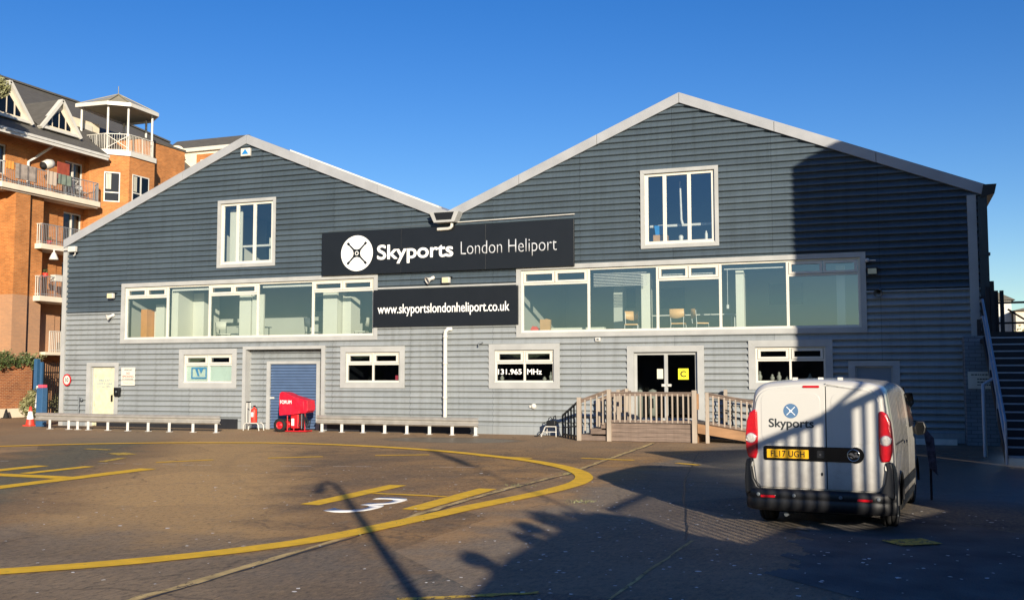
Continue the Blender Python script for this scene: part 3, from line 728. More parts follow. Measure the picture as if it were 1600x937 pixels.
# roller blind in the second right bay, blind pull
mb = MB()
for i in range(9): mb.box(21.75, 23.5, .16, .20, 4.80 + i * .05, 4.815 + i * .05)
mb.build('venetian_blind', M['white2'], bld)
mb = MB(); mb.box(25.95, 27.75, .15, .19, 5.19, 5.22); mb.tube([(26.05, .16, 5.2), (26.05, .16, 4.1)], .008, 5); mb.box(26.02, 26.09, .14, .18, 3.98, 4.1); mb.build('venetian_blind', M['white2'], bld)
for a, b in ((5.1, 6.8), (9.15, 11.25)):
    MB().box(a, b, .14, .19, 5.15, 5.22).build('blind_headrail', M['white'], bld)
mb = MB()
for a in (24.02, 24.95): 
    for i in range(3): mb.box(a, a + .75, .16, .19, 5.0 + i * .05, 5.02 + i * .05)
mb.build('venetian_blind', M['white2'], bld)
# window film in the ground floor left window: frosted lower panes with a blue mark
mb = MB(); mb.box(W1[0] + .07, W1[1] - .07, .085, .10, 1.74, 2.30); mb.build('window_film', mat('frosted_film', '#b9c3b7', .6, 0, .04), bld)

# doors
def leafdoor(op, nm, m, y=.07):
    x0, x1, z0, z1 = op
    d = MB().box(x0 + .05, x1 - .05, y, y + .05, z0 + .02, z1 - .05).build(nm, m, bld, .004)
    f = MB(); f.rects((x0, x1, z0, z1), [(x0 + .05, x1 - .05, z0 - 1, z1 - .05)], y - .03, y + .04); f.build('door_frame', M['trim'], d)
    surround(d, op, .19, False, .15); return d
d1 = leafdoor(DL, 'exit_door', M['yellowdoor'])
MB().box(2.42, 2.46, .0, .07, .95, 1.2).build('handle', M['blackmetal'], d1)
mtxt = mat('faded_blue_letters', '#4b7396', .6, 0, .1)
text('door_lettering', 'FIRE EXIT', mtxt, d1, (1.78, 2.34, 1.72, 1.80), .066, .01, .003)
text('door_lettering', 'KEEP CLEAR', mtxt, d1, (1.70, 2.42, 1.59, 1.67), .066, .01, .003)
text('door_lettering', 'AT ALL TIMES', mtxt, d1, (1.78, 2.34, 1.49, 1.55), .066, .01, .003)
d2 = leafdoor(DB, 'side_door', mat('grey_steel_door', '#707a85', .5, 0, .05))
MB().box(29.85, 29.9, .0, .07, .95, 1.15).build('handle', M['blackmetal'], d2)
# entrance double door
dC = MB().rects(DC, [(23.19, 24.05, .6, 2.57), (24.17, 25.03, .6, 2.57)], .05, .11).build('entrance_door', M['trim'], bld, .004)
surround(dC, DC, .21, False, .19)
MB().add([(23.19, .08, .6), (25.03, .08, .6), (25.03, .08, 2.57), (23.19, .08, 2.57)], [(0, 1, 2, 3)]).build('pane', M['glass_dk'], dC, weld='keep')
MB().box(24.07, 24.155, .02, .05, .6, 2.57).build('mullion', M['trim'], dC)
MB().box(23.98, 24.09, -.01, .02, 1.58, 1.66).box(24.16, 24.29, -.01, .02, 1.58, 1.66).build('handle', M['white2'], dC, .01)
ys = MB().box(24.50, 24.82, .055, .075, 1.80, 2.14).build('letter_sign', M['signyellow'], dC)
text('sign_letter', 'C', M['platetext'], ys, (24.57, 24.74, 1.88, 2.06), .052, .04, .003)
MB().box(23.83, 24.02, .055, .075, 1.82, 2.13).build('notice_paper', M['cream'], dC)
# recess with roller shutter
rx0, rx1, _, rz1 = RC
mb = MB(); mb.box(rx0 - .12, rx0 + .012, -.06, .32, 0, rz1 + .1); mb.build('recess_jamb', M['trim'], bld)
mb = MB(); mb.box(rx1 - .012, rx1 + .14, -.06, .32, 0, rz1 + .1); mb.build('recess_jamb', M['trim'], bld)
mb = MB(); mb.box(rx0 + .013, rx1 - .013, -.06, .32, rz1 - .012, rz1 + .1); mb.build('recess_head', M['trim'], bld)
# recessed cladding
SH = (9.47, 11.42, 0.0, 2.36); OPEN2 = OPEN; OPEN = [SH]
rc = MB(); 
def clad_rect(mb, x0, x1, z0, z1, yo):
    zs = sorted({z0, z1, SH[3]} | {z for z in lev_lo if z0 < z < z1})
    for a, b in zip(zs, zs[1:]):
        for u0, u1 in ((x0, SH[0]), (SH[0], SH[1]), (SH[1], x1)):
            if u0 == SH[0] and (a + b) / 2 < SH[3]: continue
            mb.add([(u0, yo + prof_lo(a), a), (u1, yo + prof_lo(a), a), (u1, yo + prof_lo(b), b), (u0, yo + prof_lo(b), b)], [(0, 1, 2, 3)], True)
clad_rect(rc, rx0, rx1, .0, rz1, .29); rc.build('recess_cladding', M['clad_lo'], bld, weld=True)
OPEN = OPEN2
sh = MB(); k = 0; z = 0.02
while z < 2.33:
    zt = min(z + .104, 2.34)
    pts = [(SH[0], .31, z), (SH[0], .266, z + .018), (SH[0], .264, z + .05), (SH[0], .280, z + .082), (SH[0], .31, zt)]
    for p, q in zip(pts, pts[1:]): sh.add([p, (SH[1], p[1], p[2]), (SH[1], q[1], q[2]), q], [(0, 1, 2, 3)])
    z = zt
so = sh.build('roller_shutter', M['shutter'], bld, weld=True)
MB().rects((SH[0] - .14, SH[1] + .14, 0, SH[3] + .1), [(SH[0], SH[1], -1, SH[3])], .20, .262).build('shutter_frame', M['trim'], so)
MB().box(SH[0] + .0, SH[0] + .17, .235, .262, 1.1, 1.16).build('bolt', M['white2'], so)
# valley gutter box, spout, downpipes
mb = MB(); mb.prism([(16.30, 7.10), (17.05, 7.10), (17.22, 7.46), (16.12, 7.46)], -.42, -.02); g = mb.build('valley_gutter', M['trim'], bld, .01)
MB().prism([(16.40, 7.18), (16.95, 7.18), (17.05, 7.44), (16.30, 7.44)], -.424, -.42).build('gutter_end', M['blackmetal'], g)
MB().tube([(16.9, -.25, 7.10), (16.9, -.25, 6.98), (16.84, -.24, 6.92), (16.75, -.22, 6.9), (16.35, -.2, 6.9)], .055, 10).build('spout', M['white2'], g)
mb = MB(); mb.tube([(16.80, -.04, 3.5), (16.72, -.14, 3.5), (16.64, -.16, 3.42), (16.63, -.16, 3.3), (16.63, -.16, .45)], .07, 12); 
for z in (1.15, 2.3, 3.2): mb.lathe((16.63, -.16, z), (0, 0, 1), [(.07, 0), (.082, 0), (.082, .07), (.07, .07)], 12)
mb.build('downpipe', M['white2'], bld)
mb = MB(); mb.prism([(33.26, 6.95), (33.62, 7.05), (33.68, 7.32), (33.34, 7.32)], -.16, 26); mb.build('eaves_gutter', M['blackmetal'], bld)
mb = MB(); mb.box(33.18, 33.42, -.12, .1, 2.9, 7.0); mb.box(33.16, 33.46, -.14, .1, 5.3, 5.38); mb.box(33.14, 33.3, .1, 26, 0, 7.0); mb.build('downpipe', mat('dark_downpipe', '#2e3a3c', .6), bld)
# brick pier at right corner + timber boards
mb = MB(); mb.box(32.66, 33.46, -.95, .06, 0, 3.0); mb.build('brick_pier', M['brick_pier'], bld)
mb = MB()
for i, (x, zt) in enumerate(((33.0, 3.45), (33.12, 4.1), (33.24, 4.35), (33.36, 4.5))): mb.box(x, x + .1, -.9, -.84, 2.75 - i * .06, zt)
mb.build('timber_boards', M['darkbrown'], bld)
# alarm box & small vent on gable
mb = MB(); mb.box(8.28, 8.68, -.16, -.04, 10.05, 10.35); al = mb.build('gable_box', M['white2'], bld, .02)
MB().prism([(8.33, 10.12), (8.62, 10.12), (8.48, 10.31)], -.165, -.16).build('blue_triangle', M['blueplastic'], al)
# ------------------------------------------------------------ signs on the facade
def ondisc(parent, cx, cz, r, y, fg, bg, rotor=True, rx=None):
    d = disc(MB(), cx, cz, r, y, y + .006, 56, rx).build('emblem_disc', fg, parent)
    mb = MB(); y0 = y - .005
    for k in range(4):
        a = R(45 + 90 * k); ca, sa = math.cos(a), math.sin(a)
        def T(u, v): return (cx + (u * ca - v * sa) * r, cz + (u * sa + v * ca) * r)
        pts = [(.14, -.15), (.30, -.055), (.68, -.045), (.70, -.075), (.84, -.07), (.86, 0), (.84, .07), (.70, .075), (.68, .045), (.30, .055), (.14, .15), (0.0, .0)]
        mb.prism([T(*p) for p in pts], y0, y0 + .0035)
    disc(mb, cx, cz, r * .17, y0 - .001, y0 + .0035, 24); mb.build('emblem_rotor', bg, d)
    disc(MB(), cx, cz, r * .115, y0 - .004, y0 - .0012, 24).build('emblem_ring', fg, d)
    disc(MB(), cx, cz, r * .075, y0 - .007, y0 - .0042, 20).build('emblem_hub', bg, d)
    return d
s1 = empty('building_sign', 'wide black sign with a white rotor disc across the valley between the two gables', 'sign', (0, 0, 0))
mb = MB()
for a, b in ((11.80, 14.95), (14.955, 18.1), (18.105, 21.19)): mb.box(a, b, -.16, -.075, 5.47, 7.0)
mb.build('sign_panel', M['black'], s1, .003)
ondisc(s1, 13.22, 6.22, .63, -.167, M['letter'], M['black'])
text('sign_lettering', 'Skyports', M['letter'], s1, (14.03, 16.90, 5.81, 6.46), -.164, .024, .004, spacing=.98)
text('sign_lettering', 'London Heliport', M['letter_thin'], s1, (17.19, 20.60, 5.86, 6.44), -.164, -.012, .004)
s2 = empty('building_sign', 'smaller black sign with white web address between the two rows of upper windows', 'sign', (0, 0, 0))
MB().box(13.86, 19.24, -.12, -.068, 3.61, 4.90).build('sign_panel', M['black'], s2, .003)
text('sign_lettering', 'www.skyportslondonheliport.co.uk', M['letter'], s2, (14.04, 18.93, 3.97, 4.39), -.125, .0085, .004)
s3 = empty('notice_sign', 'white no smoking notice on the wall right of the yellowed exit door', 'sign', (0, 0, 0))
MB().box(2.95, 3.60, -.06, -.045, 1.57, 2.26).build('sign_panel', M['white'], s3)
MB().box(2.95, 3.60, -.063, -.0602, 1.755, 1.77).build('sign_rule', M['platetext'], s3)
mr = mat('sign_red_letters', '#b4422e', .5)
text('sign_lettering', 'IMPORTANT', M['platetext'], s3, (3.09, 3.47, 2.14, 2.19), -.063, .01, .002)
text('sign_lettering', 'NO', mr, s3, (3.20, 3.36, 1.99, 2.08), -.063, .01, .002)
text('sign_lettering', 'SMOKING', mr, s3, (3.01, 3.54, 1.87, 1.96), -.063, .01, .002)
text('sign_lettering', 'IN THIS BUILDING', M['platetext'], s3, (3.02, 3.53, 1.79, 1.84), -.063, .005, .002)
text('sign_lettering', 'Thank you', mat('faded_gold', '#c9b67a', .5), s3, (3.04, 3.5, 1.63, 1.70), -.063, .0, .002)
s4 = empty('speed_sign', 'round red rimmed speed limit sign at the left corner of the building', 'sign', (0, 0, 0))
d = disc(MB(), .33, 1.78, .235, -.10, -.085, 36, .2).build('sign_rim', M['redpaint'], s4)
disc(MB(), .33, 1.78, .175, -.104, -.1002, 36, .15).build('sign_face', M['white'], d)
text('sign_lettering', '10', M['platetext'], s4, (.25, .41, 1.70, 1.86), -.107, .02, .002)
s5 = empty('notice_sign', 'white notice board on the painted brick pier by the stairs', 'sign', (0, 0, 0))
MB().box(32.72, 33.44, -.985, -.952, 1.55, 2.02).build('sign_panel', M['white'], s5)
mb = MB(); random.seed(2)
for i, z in enumerate((1.92, 1.80, 1.72, 1.64)):
    x = 32.80 if i == 0 else 32.95
    while x < (33.25 if i == 0 else 33.38):
        l = random.uniform(.03, .07); mb.box(x, x + l, -.988, -.9852, z, z + .03); x += l + .018
mb.build('sign_lettering', M['platetext'], s5)
# painted radio frequency and emblem inside the windows -> parts of the windows
text('window_lettering', '131.965', M['letter'], w3, (18.47, 19.30, 1.97, 2.14), .035, .03, .003)
text('window_lettering', 'MHz', M['letter'], w3, (19.50, 20.0, 1.97, 2.14), .035, .03, .003)
lb = mat('blue_mark', '#2f6f96', .5)
mb = MB(); mb.rects((6.13, 6.82, 1.83, 2.25), [(6.18, 6.77, 1.88, 2.20)], .04, .045)
mb.prism([(6.30, 2.20), (6.42, 1.93), (6.50, 1.93), (6.40, 2.20)], .04, .045); mb.prism([(6.47, 2.20), (6.57, 2.02), (6.66, 2.20)], .04, .045)
mb.build('window_emblem', lb, w1)

# ------------------------------------------------------------ fixtures on the wall
def floodlight(x, z, label, m1='white2', y=0.):
    t = empty('floodlight', label, 'floodlight', (x, y, z))
    MB().box(-.14, .14, -.28, -.14, -.10, .10).build('housing', M[m1], t, .02)
    MB().box(-.12, .12, -.283, -.2805, -.08, .08).build('lens', mat('lamp_lens', '#c9bf98', .3) if 'lamp_lens' not in bpy.data.materials else bpy.data.materials['lamp_lens'], t)
    MB().box(-.17, .17, -.2, -.03, .105, .125).box(-.02, .02, -.14, .0, -.02, .02).build('bracket', M['blackmetal'], t); return t
def horn(x, z, label, dirx=-.5, m1='white2'):
    t = empty('loudspeaker_horn', label, 'loudspeaker', (x, 0, z))
    d = Vector((dirx, -.75, -.45)).normalized(); c = Vector((0, -.12, .02))
    MB().lathe(c, d, [(.04, -.1), (.06, -.09), (.06, 0), (.045, .02), (.07, .1), (.13, .2), (.135, .205), (.12, .2), (.05, .08), (.0, .05)], 20).build('horn', M[m1], t)
    MB().lathe(c + d * .09, d, [(.03, 0), (.035, .06), (0, .075)], 12).build('driver', M['blackmetal'], t)
    MB().box(-.03, .03, -.12, 0, -.03, .03).build('bracket', M[m1], t); return t
floodlight(2.48, 5.02, 'small white floodlight left of the left window band')
horn(2.48, 4.24, 'white horn loudspeaker on the wall below the left floodlight', -.7)
horn(16.1, 5.22, 'white horn loudspeaker between the two black signs', -.6)
floodlight(16.68, 5.15, 'white floodlight between the two black signs, right of the horn loudspeaker')
horn(30.47, 4.38, 'dark horn loudspeaker on the shaded wall right of the window band', -.1, 'greymetal')
floodlight(30.3, 4.95, 'black floodlight on the shaded wall above the dark horn loudspeaker', 'blackmetal')
t = empty('wall_camera', 'small white camera high on the shaded wall at the corner of the right window band', 'camera', (30.2, 0, 5.28))
MB().tube([(0, -.05, 0), (.0, -.16, 0), (.2, -.2, -.01)], .02, 8).build('arm', M['white2'], t); MB().lathe((-.03, -.18, 0), (0, -1, 0), [(0, 0), (.06, .01), (.06, .05), (0, .07)], 14).build('head', M['white2'], t)
t = empty('junction_box', 'small white box on the wall above and left of the entrance door', 'junction box', (21.95, 0, 3.08))
MB().box(-.08, .08, -.12, -.03, -.06, .06).build('box', M['white2'], t, .01); MB().box(-.04, .04, -.125, -.12, -.03, .03).build('lid', M['greymetal'], t)
t = empty('bulkhead_light', 'small white bulkhead light low on the wall left of the deck', 'lamp', (19.75, 0, .93))
MB().lathe((0, -.03, 0), (0, -1, 0), [(.09, 0), (.09, .05), (.06, .1), (0, .11)], 16).build('shade', M['white2'], t); MB().box(-.13, -.05, -.1, -.03, -.05, .03).build('base', M['white2'], t)
t = empty('wall_vent', 'small hooked vent pipe at the upper left of the radio frequency window', 'vent pipe', (17.95, 0, 3.02))
MB().tube([(0, 0, 0), (0, -.1, 0), (-.1, -.14, -.02), (-.12, -.14, -.12)], .025, 8).build('pipe', M['greymetal'], t)
t = empty('corner_floodlight', 'white floodlight box on the top left corner of the building', 'floodlight', (.55, 0, 6.92))
MB().box(-.19, .17, -.3, -.15, -.11, .11).build('housing', M['white2'], t, .02); MB().tube([(-.5, -.2, 0), (-.1, -.2, 0)], .03, 8).build('arm', M['white2'], t)
MB().tube([(.1, -.2, -.11), (.1, -.2, -.22), (.02, -.2, -.25)], .02, 6).build('bracket', M['white2'], t)
t = empty('bell_lamp', 'white conical lamp hanging off the left corner of the building', 'lamp', (-.42, -.2, 6.72))
MB().lathe((0, 0, 0), (0, 0, 1), [(.0, -.17), (.17, -.18), (.18, -.15), (.07, .1), (.03, .14), (.03, .25), (0, .26)], 20).build('lamp_shade', M['white2'], t)
MB().tube([(0, 0, .22), (.4, .05, .22)], .025, 8).build('arm', M['white2'], t)
t = empty('keypad_box', 'dark grey postbox shaped keypad cover right of the exit door', 'box', (2.83, 0, 1.33))
MB().prism([(-.13, -.14), (-.08, -.18), (.08, -.18), (.13, -.14), (.14, .16), (-.14, .16)], -.17, -.06).build('cover', M['blackmetal'], t, .02); disc(MB(), 0, 0, .04, -.185, -.17, 16).build('dial', M['greymetal'], t)
t = empty('standpipe', 'thin tap pipe standing against the wall left of the exit door', 'pipe', (.98, 0, 0))
MB().tube([(0, -.12, .0), (0, -.12, 1.05), (-.03, -.14, 1.15)], .025, 8).build('pipe', M['greymetal'], t); MB().lathe((.12, -.12, 1.02), (0, -1, 0), [(.0, 0), (.07, 0), (.07, .03), (0, .03)], 14).build('valve', M['greymetal'], t)

# ------------------------------------------------------------ guard rails
def guardrail(name_label, pts, feet, zc=.44, h=.30):
    t = empty('guard_rail', name_label, 'guard rail')
    mb = MB(); P = [Vector((x, y, 0)) for x, y in pts]
    prof = [(.03, -.155), (-.02, -.13), (-.055, -.10), (-.055, -.06), (0.0, -.02), (0.0, .02), (-.055, .06), (-.055, .10), (-.02, .13), (.03, .155)]
    rows = []
    for i, p in enumerate(P):
        d = (P[min(i+1, len(P)-1)] - P[max(i-1, 0)]).normalized(); nn = Vector((-d.y, d.x, 0))
        rows.append([p + nn * a + Vector((0, 0, zc + b)) for a, b in prof])
    k = len(prof)
    mb.add([v for r in rows for v in r], [(i*k+j, i*k+j+1, (i+1)*k+j+1, (i+1)*k+j) for i in range(len(rows)-1) for j in range(k-1)])
    rail = mb.build('rail', M['galv'], t); so = rail.modifiers.new('s', 'SOLIDIFY'); so.thickness = .012
    for (x, y) in feet:
        f = MB(); f.box(x - .055, x + .055, y + .02, y + .03, 0, zc - .10); f.box(x - .055, x + .055, y + .03, y + .16, 0, .014); f.box(x - .055, x - .045, y + .03, y + .12, 0, zc - .1)
        f.box(x - .075, x + .075, y - .05, y + .05, 0, .012); f.build('leg', M['galvw'], t, .003)
    return t
guardrail('long steel guard rail on short legs in front of the exit door', [(.95, -2.2), (3, -2.38), (5, -2.5), (7, -2.5), (9.28, -2.42)],
          [(1.77, -2.38), (2.69, -2.42), (3.1, -2.42), (3.62, -2.46), (4.54, -2.5), (5.46, -2.55), (6.35, -2.55), (7.25, -2.55), (8.2, -2.5), (9.12, -2.46)], .43)
guardrail('shorter steel guard rail with legs right of the red covered machine', [(12.05, -.75), (14, -.85), (16, -.98), (18.25, -1.15)],
          [(12.25, -.78), (13.05, -.82), (13.9, -.87), (14.75, -.92), (15.6, -.97), (16.45, -1.02), (17.3, -1.1), (18.15, -1.16)], .42)

# ------------------------------------------------------------ timber deck, stairs and ramp
dk = empty('timber_deck', 'timber entrance deck with steps on the left and a ramp on the right', 'deck', (0, 0, 0))
dx0, dx1, dy0, dy1, dz = 22.95, 25.40, -2.32, -.15, .53
mb = MB()
for i in range(15): mb.box(dx0, dx1 + .35, dy0 + .02 + i * .144, dy0 + .02 + i * .144 + .138, dz - .03, dz)
mb.build('deck_boards', M['wood'], dk)
mb = MB()
for i in range(4): mb.box(dx0 + .02, dx1, dy0 - .02, dy0 + .01, .01 + i * .13, .01 + i * .13 + .125)
mb.build('front_boards', M['wood'], dk, .004)
mb = MB(); mb.box(dx0 + .1, dx1, dy0 + .03, dy0 + .06, 0, .49); mb.box(dx0, dx0 + .04, dy0, dy1, 0, .5); mb.build('joist', M['dark'], dk)
def pst(x, y, h, w=.10, z0=0, m='woodv'):
    o = MB().box(x - w/2, x + w/2, y - w/2, y + w/2, z0, h).build('post', M[m], dk, .006)
    return o
pst(22.92, dy0 - .06, 1.52, .12); pst(25.44, dy0 - .06, 1.50, .13); pst(22.0, dy0 - .06, 1.28, .12); pst(25.80, dy0 - .02, 1.44, .10)
pst(22.92, -.25, 1.52); pst(22.0, -.25, 1.2); pst(26.0, -.25, 1.5); pst(22.92, -1.3, 1.5)
def balrail(p0, p1, n, zr=.90, zb=.08, m='woodv', w=.042, skip=0):
    """sloping run of balusters between p0 and p1 (feet points), hand rail zr above, with a board cap"""
    a, b = Vector(p0), Vector(p1)
    mb = MB(); mb.bar(a + Vector((0, 0, zr)), b + Vector((0, 0, zr)), .10, .035); mb.bar(a + Vector((0, 0, zr - .06)), b + Vector((0, 0, zr - .06)), .035, .08)
    if zb is not None: mb.bar(a + Vector((0, 0, zb)), b + Vector((0, 0, zb)), .035, .07)
    mb.build('hand_rail', M['wood'], dk, .004)
    for i in range(n):
        p = a.lerp(b, (i + .7) / (n + .4)); j = random.uniform(-.004, .004)
        MB().box(p.x - w/2 + j, p.x + w/2 + j, p.y - w/2, p.y + w/2, p.z + (zb or 0) - .03, p.z + zr - .04).build('baluster', M[m], dk, .003)
random.seed(8)
balrail((22.98, dy0 - .06, dz), (25.38, dy0 - .06, dz), 15, .90, .06)
balrail((22.06, dy0 - .06, .28), (22.86, dy0 - .06, .56), 4, .93, None)
balrail((22.98, -.25, dz), (23.05, -.25, dz), 1)
balrail((22.06, -.25, .28), (22.86, -.25, .56), 4, .93, None)
# steps
for i, (x, z) in enumerate(((22.02, .18), (22.34, .36), (22.66, .53))):
    MB().box(x, 22.93, dy0 - .02, -.2, z - .16 if i else 0.01, z - .035).build('step_board', M['wood'], dk, .004)
    MB().box(x - .03, x + .32, dy0 - .03, -.2, z - .035, z).build('tread', M['wood'], dk, .004)
# ramp
rx1_ = 28.6
mb = MB(); mb.add([(25.5, dy0, .53), (rx1_, dy0, .03), (rx1_, -.9, .03), (25.5, -.9, .53), (25.5, dy0, .49), (rx1_, dy0, .0), (rx1_, -.9, .0), (25.5, -.9, .49)], [(0,1,2,3),(7,6,5,4),(0,4,5,1),(2,6,7,3)]); mb.build('ramp_boards', M['wood_or'], dk)
mb = MB(); mb.prism([(25.52, .28), (26.95, .06), (rx1_, .0), (rx1_, .06), (25.52, .55)], dy0 - .06, dy0 - .02); mb.build('ramp_side_board', M['wood_or'], dk, .004)
mb = MB(); mb.box(25.40, 25.50, dy0, -.9, 0, .5); mb.build('ramp_end_board', M['wood_or'], dk)
balrail((25.86, dy0 - .03, .51), (rx1_, dy0 - .03, .05), 17, .90, .06)
mb = MB(); mb.bar((25.9, -.5, 1.3), (28.6, -.5, .95), .04, .04); mb.bar((25.9, -.5, .9), (28.6, -.5, .45), .04, .04)
for i in range(11): 
    x = 25.95 + i * .26; mb.box(x, x + .03, -.515, -.485, .1, 1.29 - i * .034)
mb.build('wall_side_rail', M['blackmetal'], dk)
MB().box(25.50, 25.56, dy0 - .05, dy0 - .0, .95, 1.4).build('reflector_board', M['wood_or'], dk)
# black metal hand rail on the left, running from the wall to the steps
t = empty('metal_handrail', 'black metal handrail running from the wall to the foot of the timber steps', 'handrail')
A, B_ = Vector((20.9, -.55, 0)), Vector((21.88, -2.2, 0))
mb = MB(); mb.bar(A + Vector((0, 0, .66)), B_ + Vector((0, 0, 1.12)), .05, .05); mb.bar(A + Vector((0, 0, .08)), B_ + Vector((0, 0, .12)), .05, .05); mb.bar(A + Vector((0, 0, .28)), B_ + Vector((0, 0, .42)), .03, .04)
mb.build('rail', M['blackmetal'], t)
for i in range(6):
    p = A.lerp(B_, i / 5); MB().box(p.x - .02, p.x + .02, p.y - .02, p.y + .02, 0, .66 + .46 * i / 5).build('bar', M['blackmetal'], t)
# step stool with a black bag
t = empty('step_stool', 'low white metal step stool at the foot of the black handrail', 'stool', (20.55, -.62, 0))
MB().box(-.17, .17, -.12, .12, .30, .33).build('seat', M['white2'], t, .01)
MB().box(-.22, .22, -.26, -.12, .14, .165).build('step', M['white2'], t, .01)
for sx in (-1, 1):
    MB().bar((sx * .17, .1, .3), (sx * .24, .2, 0), .025, .025).bar((sx * .18, -.1, .3), (sx * .25, -.3, 0), .025, .025).build('leg', M['white2'], t)
t = empty('tool_bag', 'black bag with looped handles resting on the white step stool', 'bag', (20.55, -.62, .332))
MB().prism(rrect(-.15, .15, 0, .17, .05), -.1, .1).build('body', M['blackmetal'], t, .02)
MB().tube([(-.1, 0, .16), (-.09, 0, .24), (-.02, 0, .27), (.03, 0, .2)], .014, 8).tube([(.02, .03, .16), (.08, .03, .3), (.12, .03, .33), (.14, .03, .2)], .016, 8).build('handle', M['blackmetal'], t)
t = empty('trailing_cable', 'black cable trailing over the ground left of the white stool', 'cable', (0, 0, 0))
MB().tube([(20.35, -.75, .2), (20.25, -.85, .1), (20.2, -.95, .02), (20.1, -1.0, .02)], .02, 8).build('cable', M['rubber'], t)

# ------------------------------------------------------------ red covered machine
t = empty('covered_machine', 'wheeled machine under a red cover in front of the blue shutter', 'machine', (11.35, -.95, 0), R(4))
cv = MB()
front = [(-.50, .57), (-.12, .60), (.20, .63), (.50, .66), (.57, .74), (.55, 1.08), (.30, 1.15), (-.05, 1.24), (-.30, 1.35), (-.44, 1.38), (-.51, 1.33), (-.53, .95)]
cv.prism(front, -.29, .27)
co = cv.build('cover', M['red'], t, .035)
cv = co.data; bm = bmesh.new(); bm.from_mesh(cv)
bmesh.ops.triangulate(bm, faces=bm.faces); bmesh.ops.subdivide_edges(bm, edges=bm.edges, cuts=5, use_grid_fill=True)
bm.to_mesh(cv); bm.free()
tex = bpy.data.textures.new('folds', 'CLOUDS'); tex.noise_scale = .22; tex.noise_depth = 1; dm = co.modifiers.new('d', 'DISPLACE'); dm.texture = tex; dm.strength = .045; dm.mid_level = .5
for x0, z0, x1, z1 in ((.0, .68, .16, .96), (.08, .66, .26, .98), (.17, .66, .34, .95), (.42, .75, .40, 1.05), (-.35, .7, -.28, .92), (-.2, 1.22, .1, 1.12)):
    MB().tube([(x0, -.286, z0), ((x0 + x1) / 2 + .015, -.292, (z0 + z1) / 2), (x1, -.286, z1)], .012, 6).build('fold', M['red'], co)
text('cover_lettering', 'FORUM', M['letter'], t, (-.47, -.03, .97, 1.09), -.318, .014, .006, shear=-.1)
ch = MB().box(-.12, .18, -.2, .15, .12, .62).build('casing', M['redpaint'], t, .03); MB().box(-.08, .02, -.205, -.201, .22, .46).build('label_plate', M['letter'], ch)
mb = MB()
for k in range(5):
    x0 = .22 + k * .06; mb.tube([(x0, -.2, .62), (x0 + .05, -.24, .4 + .03 * k), (x0 - .03 + .03 * k, -.2, .22), (x0 + .12, -.15, .14), (x0 + .1, -.05, .4)], .018, 7)
mb.build('hoses', M['rubber'], t)
mb = MB(); mb.tube([(-.3, -.22, .03), (.5, -.22, .03)], .022, 8).tube([(-.3, .2, .03), (.5, .2, .03)], .022, 8).tube([(-.2, -.22, .03), (-.2, .2, .03)], .022, 8).tube([(.45, -.22, .03), (.45, .2, .03)], .022, 8)
for x in (-.25, 0, .42): mb.tube([(x, -.18, .03), (x, -.18, .65)], .02, 8)
mb.build('frame', M['redpaint'], t)
MB().tube([(.33, -.24, .12), (.33, -.24, .62)], .018, 8).build('drain_pipe', M['greymetal'], t)
for y in (-.30, .26):
    wh = MB().lathe((-.46, y - .05, .235), (0, 1, 0), [(.13, 0), (.2, -.01), (.235, .02), (.235, .08), (.2, .11), (.13, .1)], 28).build('wheel', M['rubber'], t)
    MB().lathe((-.46, y - .06, .235), (0, 1, 0), [(0, .03), (.04, .0), (.06, .03), (.12, .035), (.135, .01), (.14, .1), (0, .1)], 24).build('rim', M['redpaint'], wh)
# extinguisher on a stand
t = empty('extinguisher_stand', 'low white tubular stand beside the left jamb of the shutter recess', 'stand', (9.42, -.72, 0))
mb = MB()
for y in (-.15, .15): mb.tube([(-.3, y, .0), (-.28, y, .2), (-.22, y, .26), (.26, y, .26), (.32, y, .2), (.35, y, 0)], .018, 8)
mb.tube([(-.22, -.15, .26), (-.22, .15, .26)], .018, 8).tube([(.2, -.15, .26), (.2, .15, .26)], .018, 8).box(-.24, .22, -.14, .14, .265, .28); mb.build('frame', M['white2'], t)
mb = MB(); mb.tube([(-.27, 0, .28), (-.27, 0, 1.0)], .018, 8).tube([(-.13, 0, .28), (-.13, 0, .98)], .018, 8); mb.build('upright', M['white2'], t)
MB().box(-.29, -.12, -.02, .02, .98, 1.02).build('grip', M['blackmetal'], t)
t = empty('fire_extinguisher', 'red fire extinguisher standing on the white tubular stand', 'fire extinguisher', (9.46, -.72, .282))
MB().lathe((0, 0, 0), (0, 0, 1), [(0, 0), (.1, .0), (.11, .02), (.11, .42), (.09, .48), (.03, .52), (.03, .55), (0, .55)], 22).build('cylinder', M['redcone'], t)
MB().box(-.05, .04, -.113, -.108, .2, .36).build('label_plate', M['letter'], t)
MB().box(-.03, .05, -.02, .02, .55, .6).build('valve', M['blackmetal'], t); MB().tube([(.03, 0, .57), (.12, 0, .5), (.13, 0, .25)], .012, 7).build('hose', M['rubber'], t)

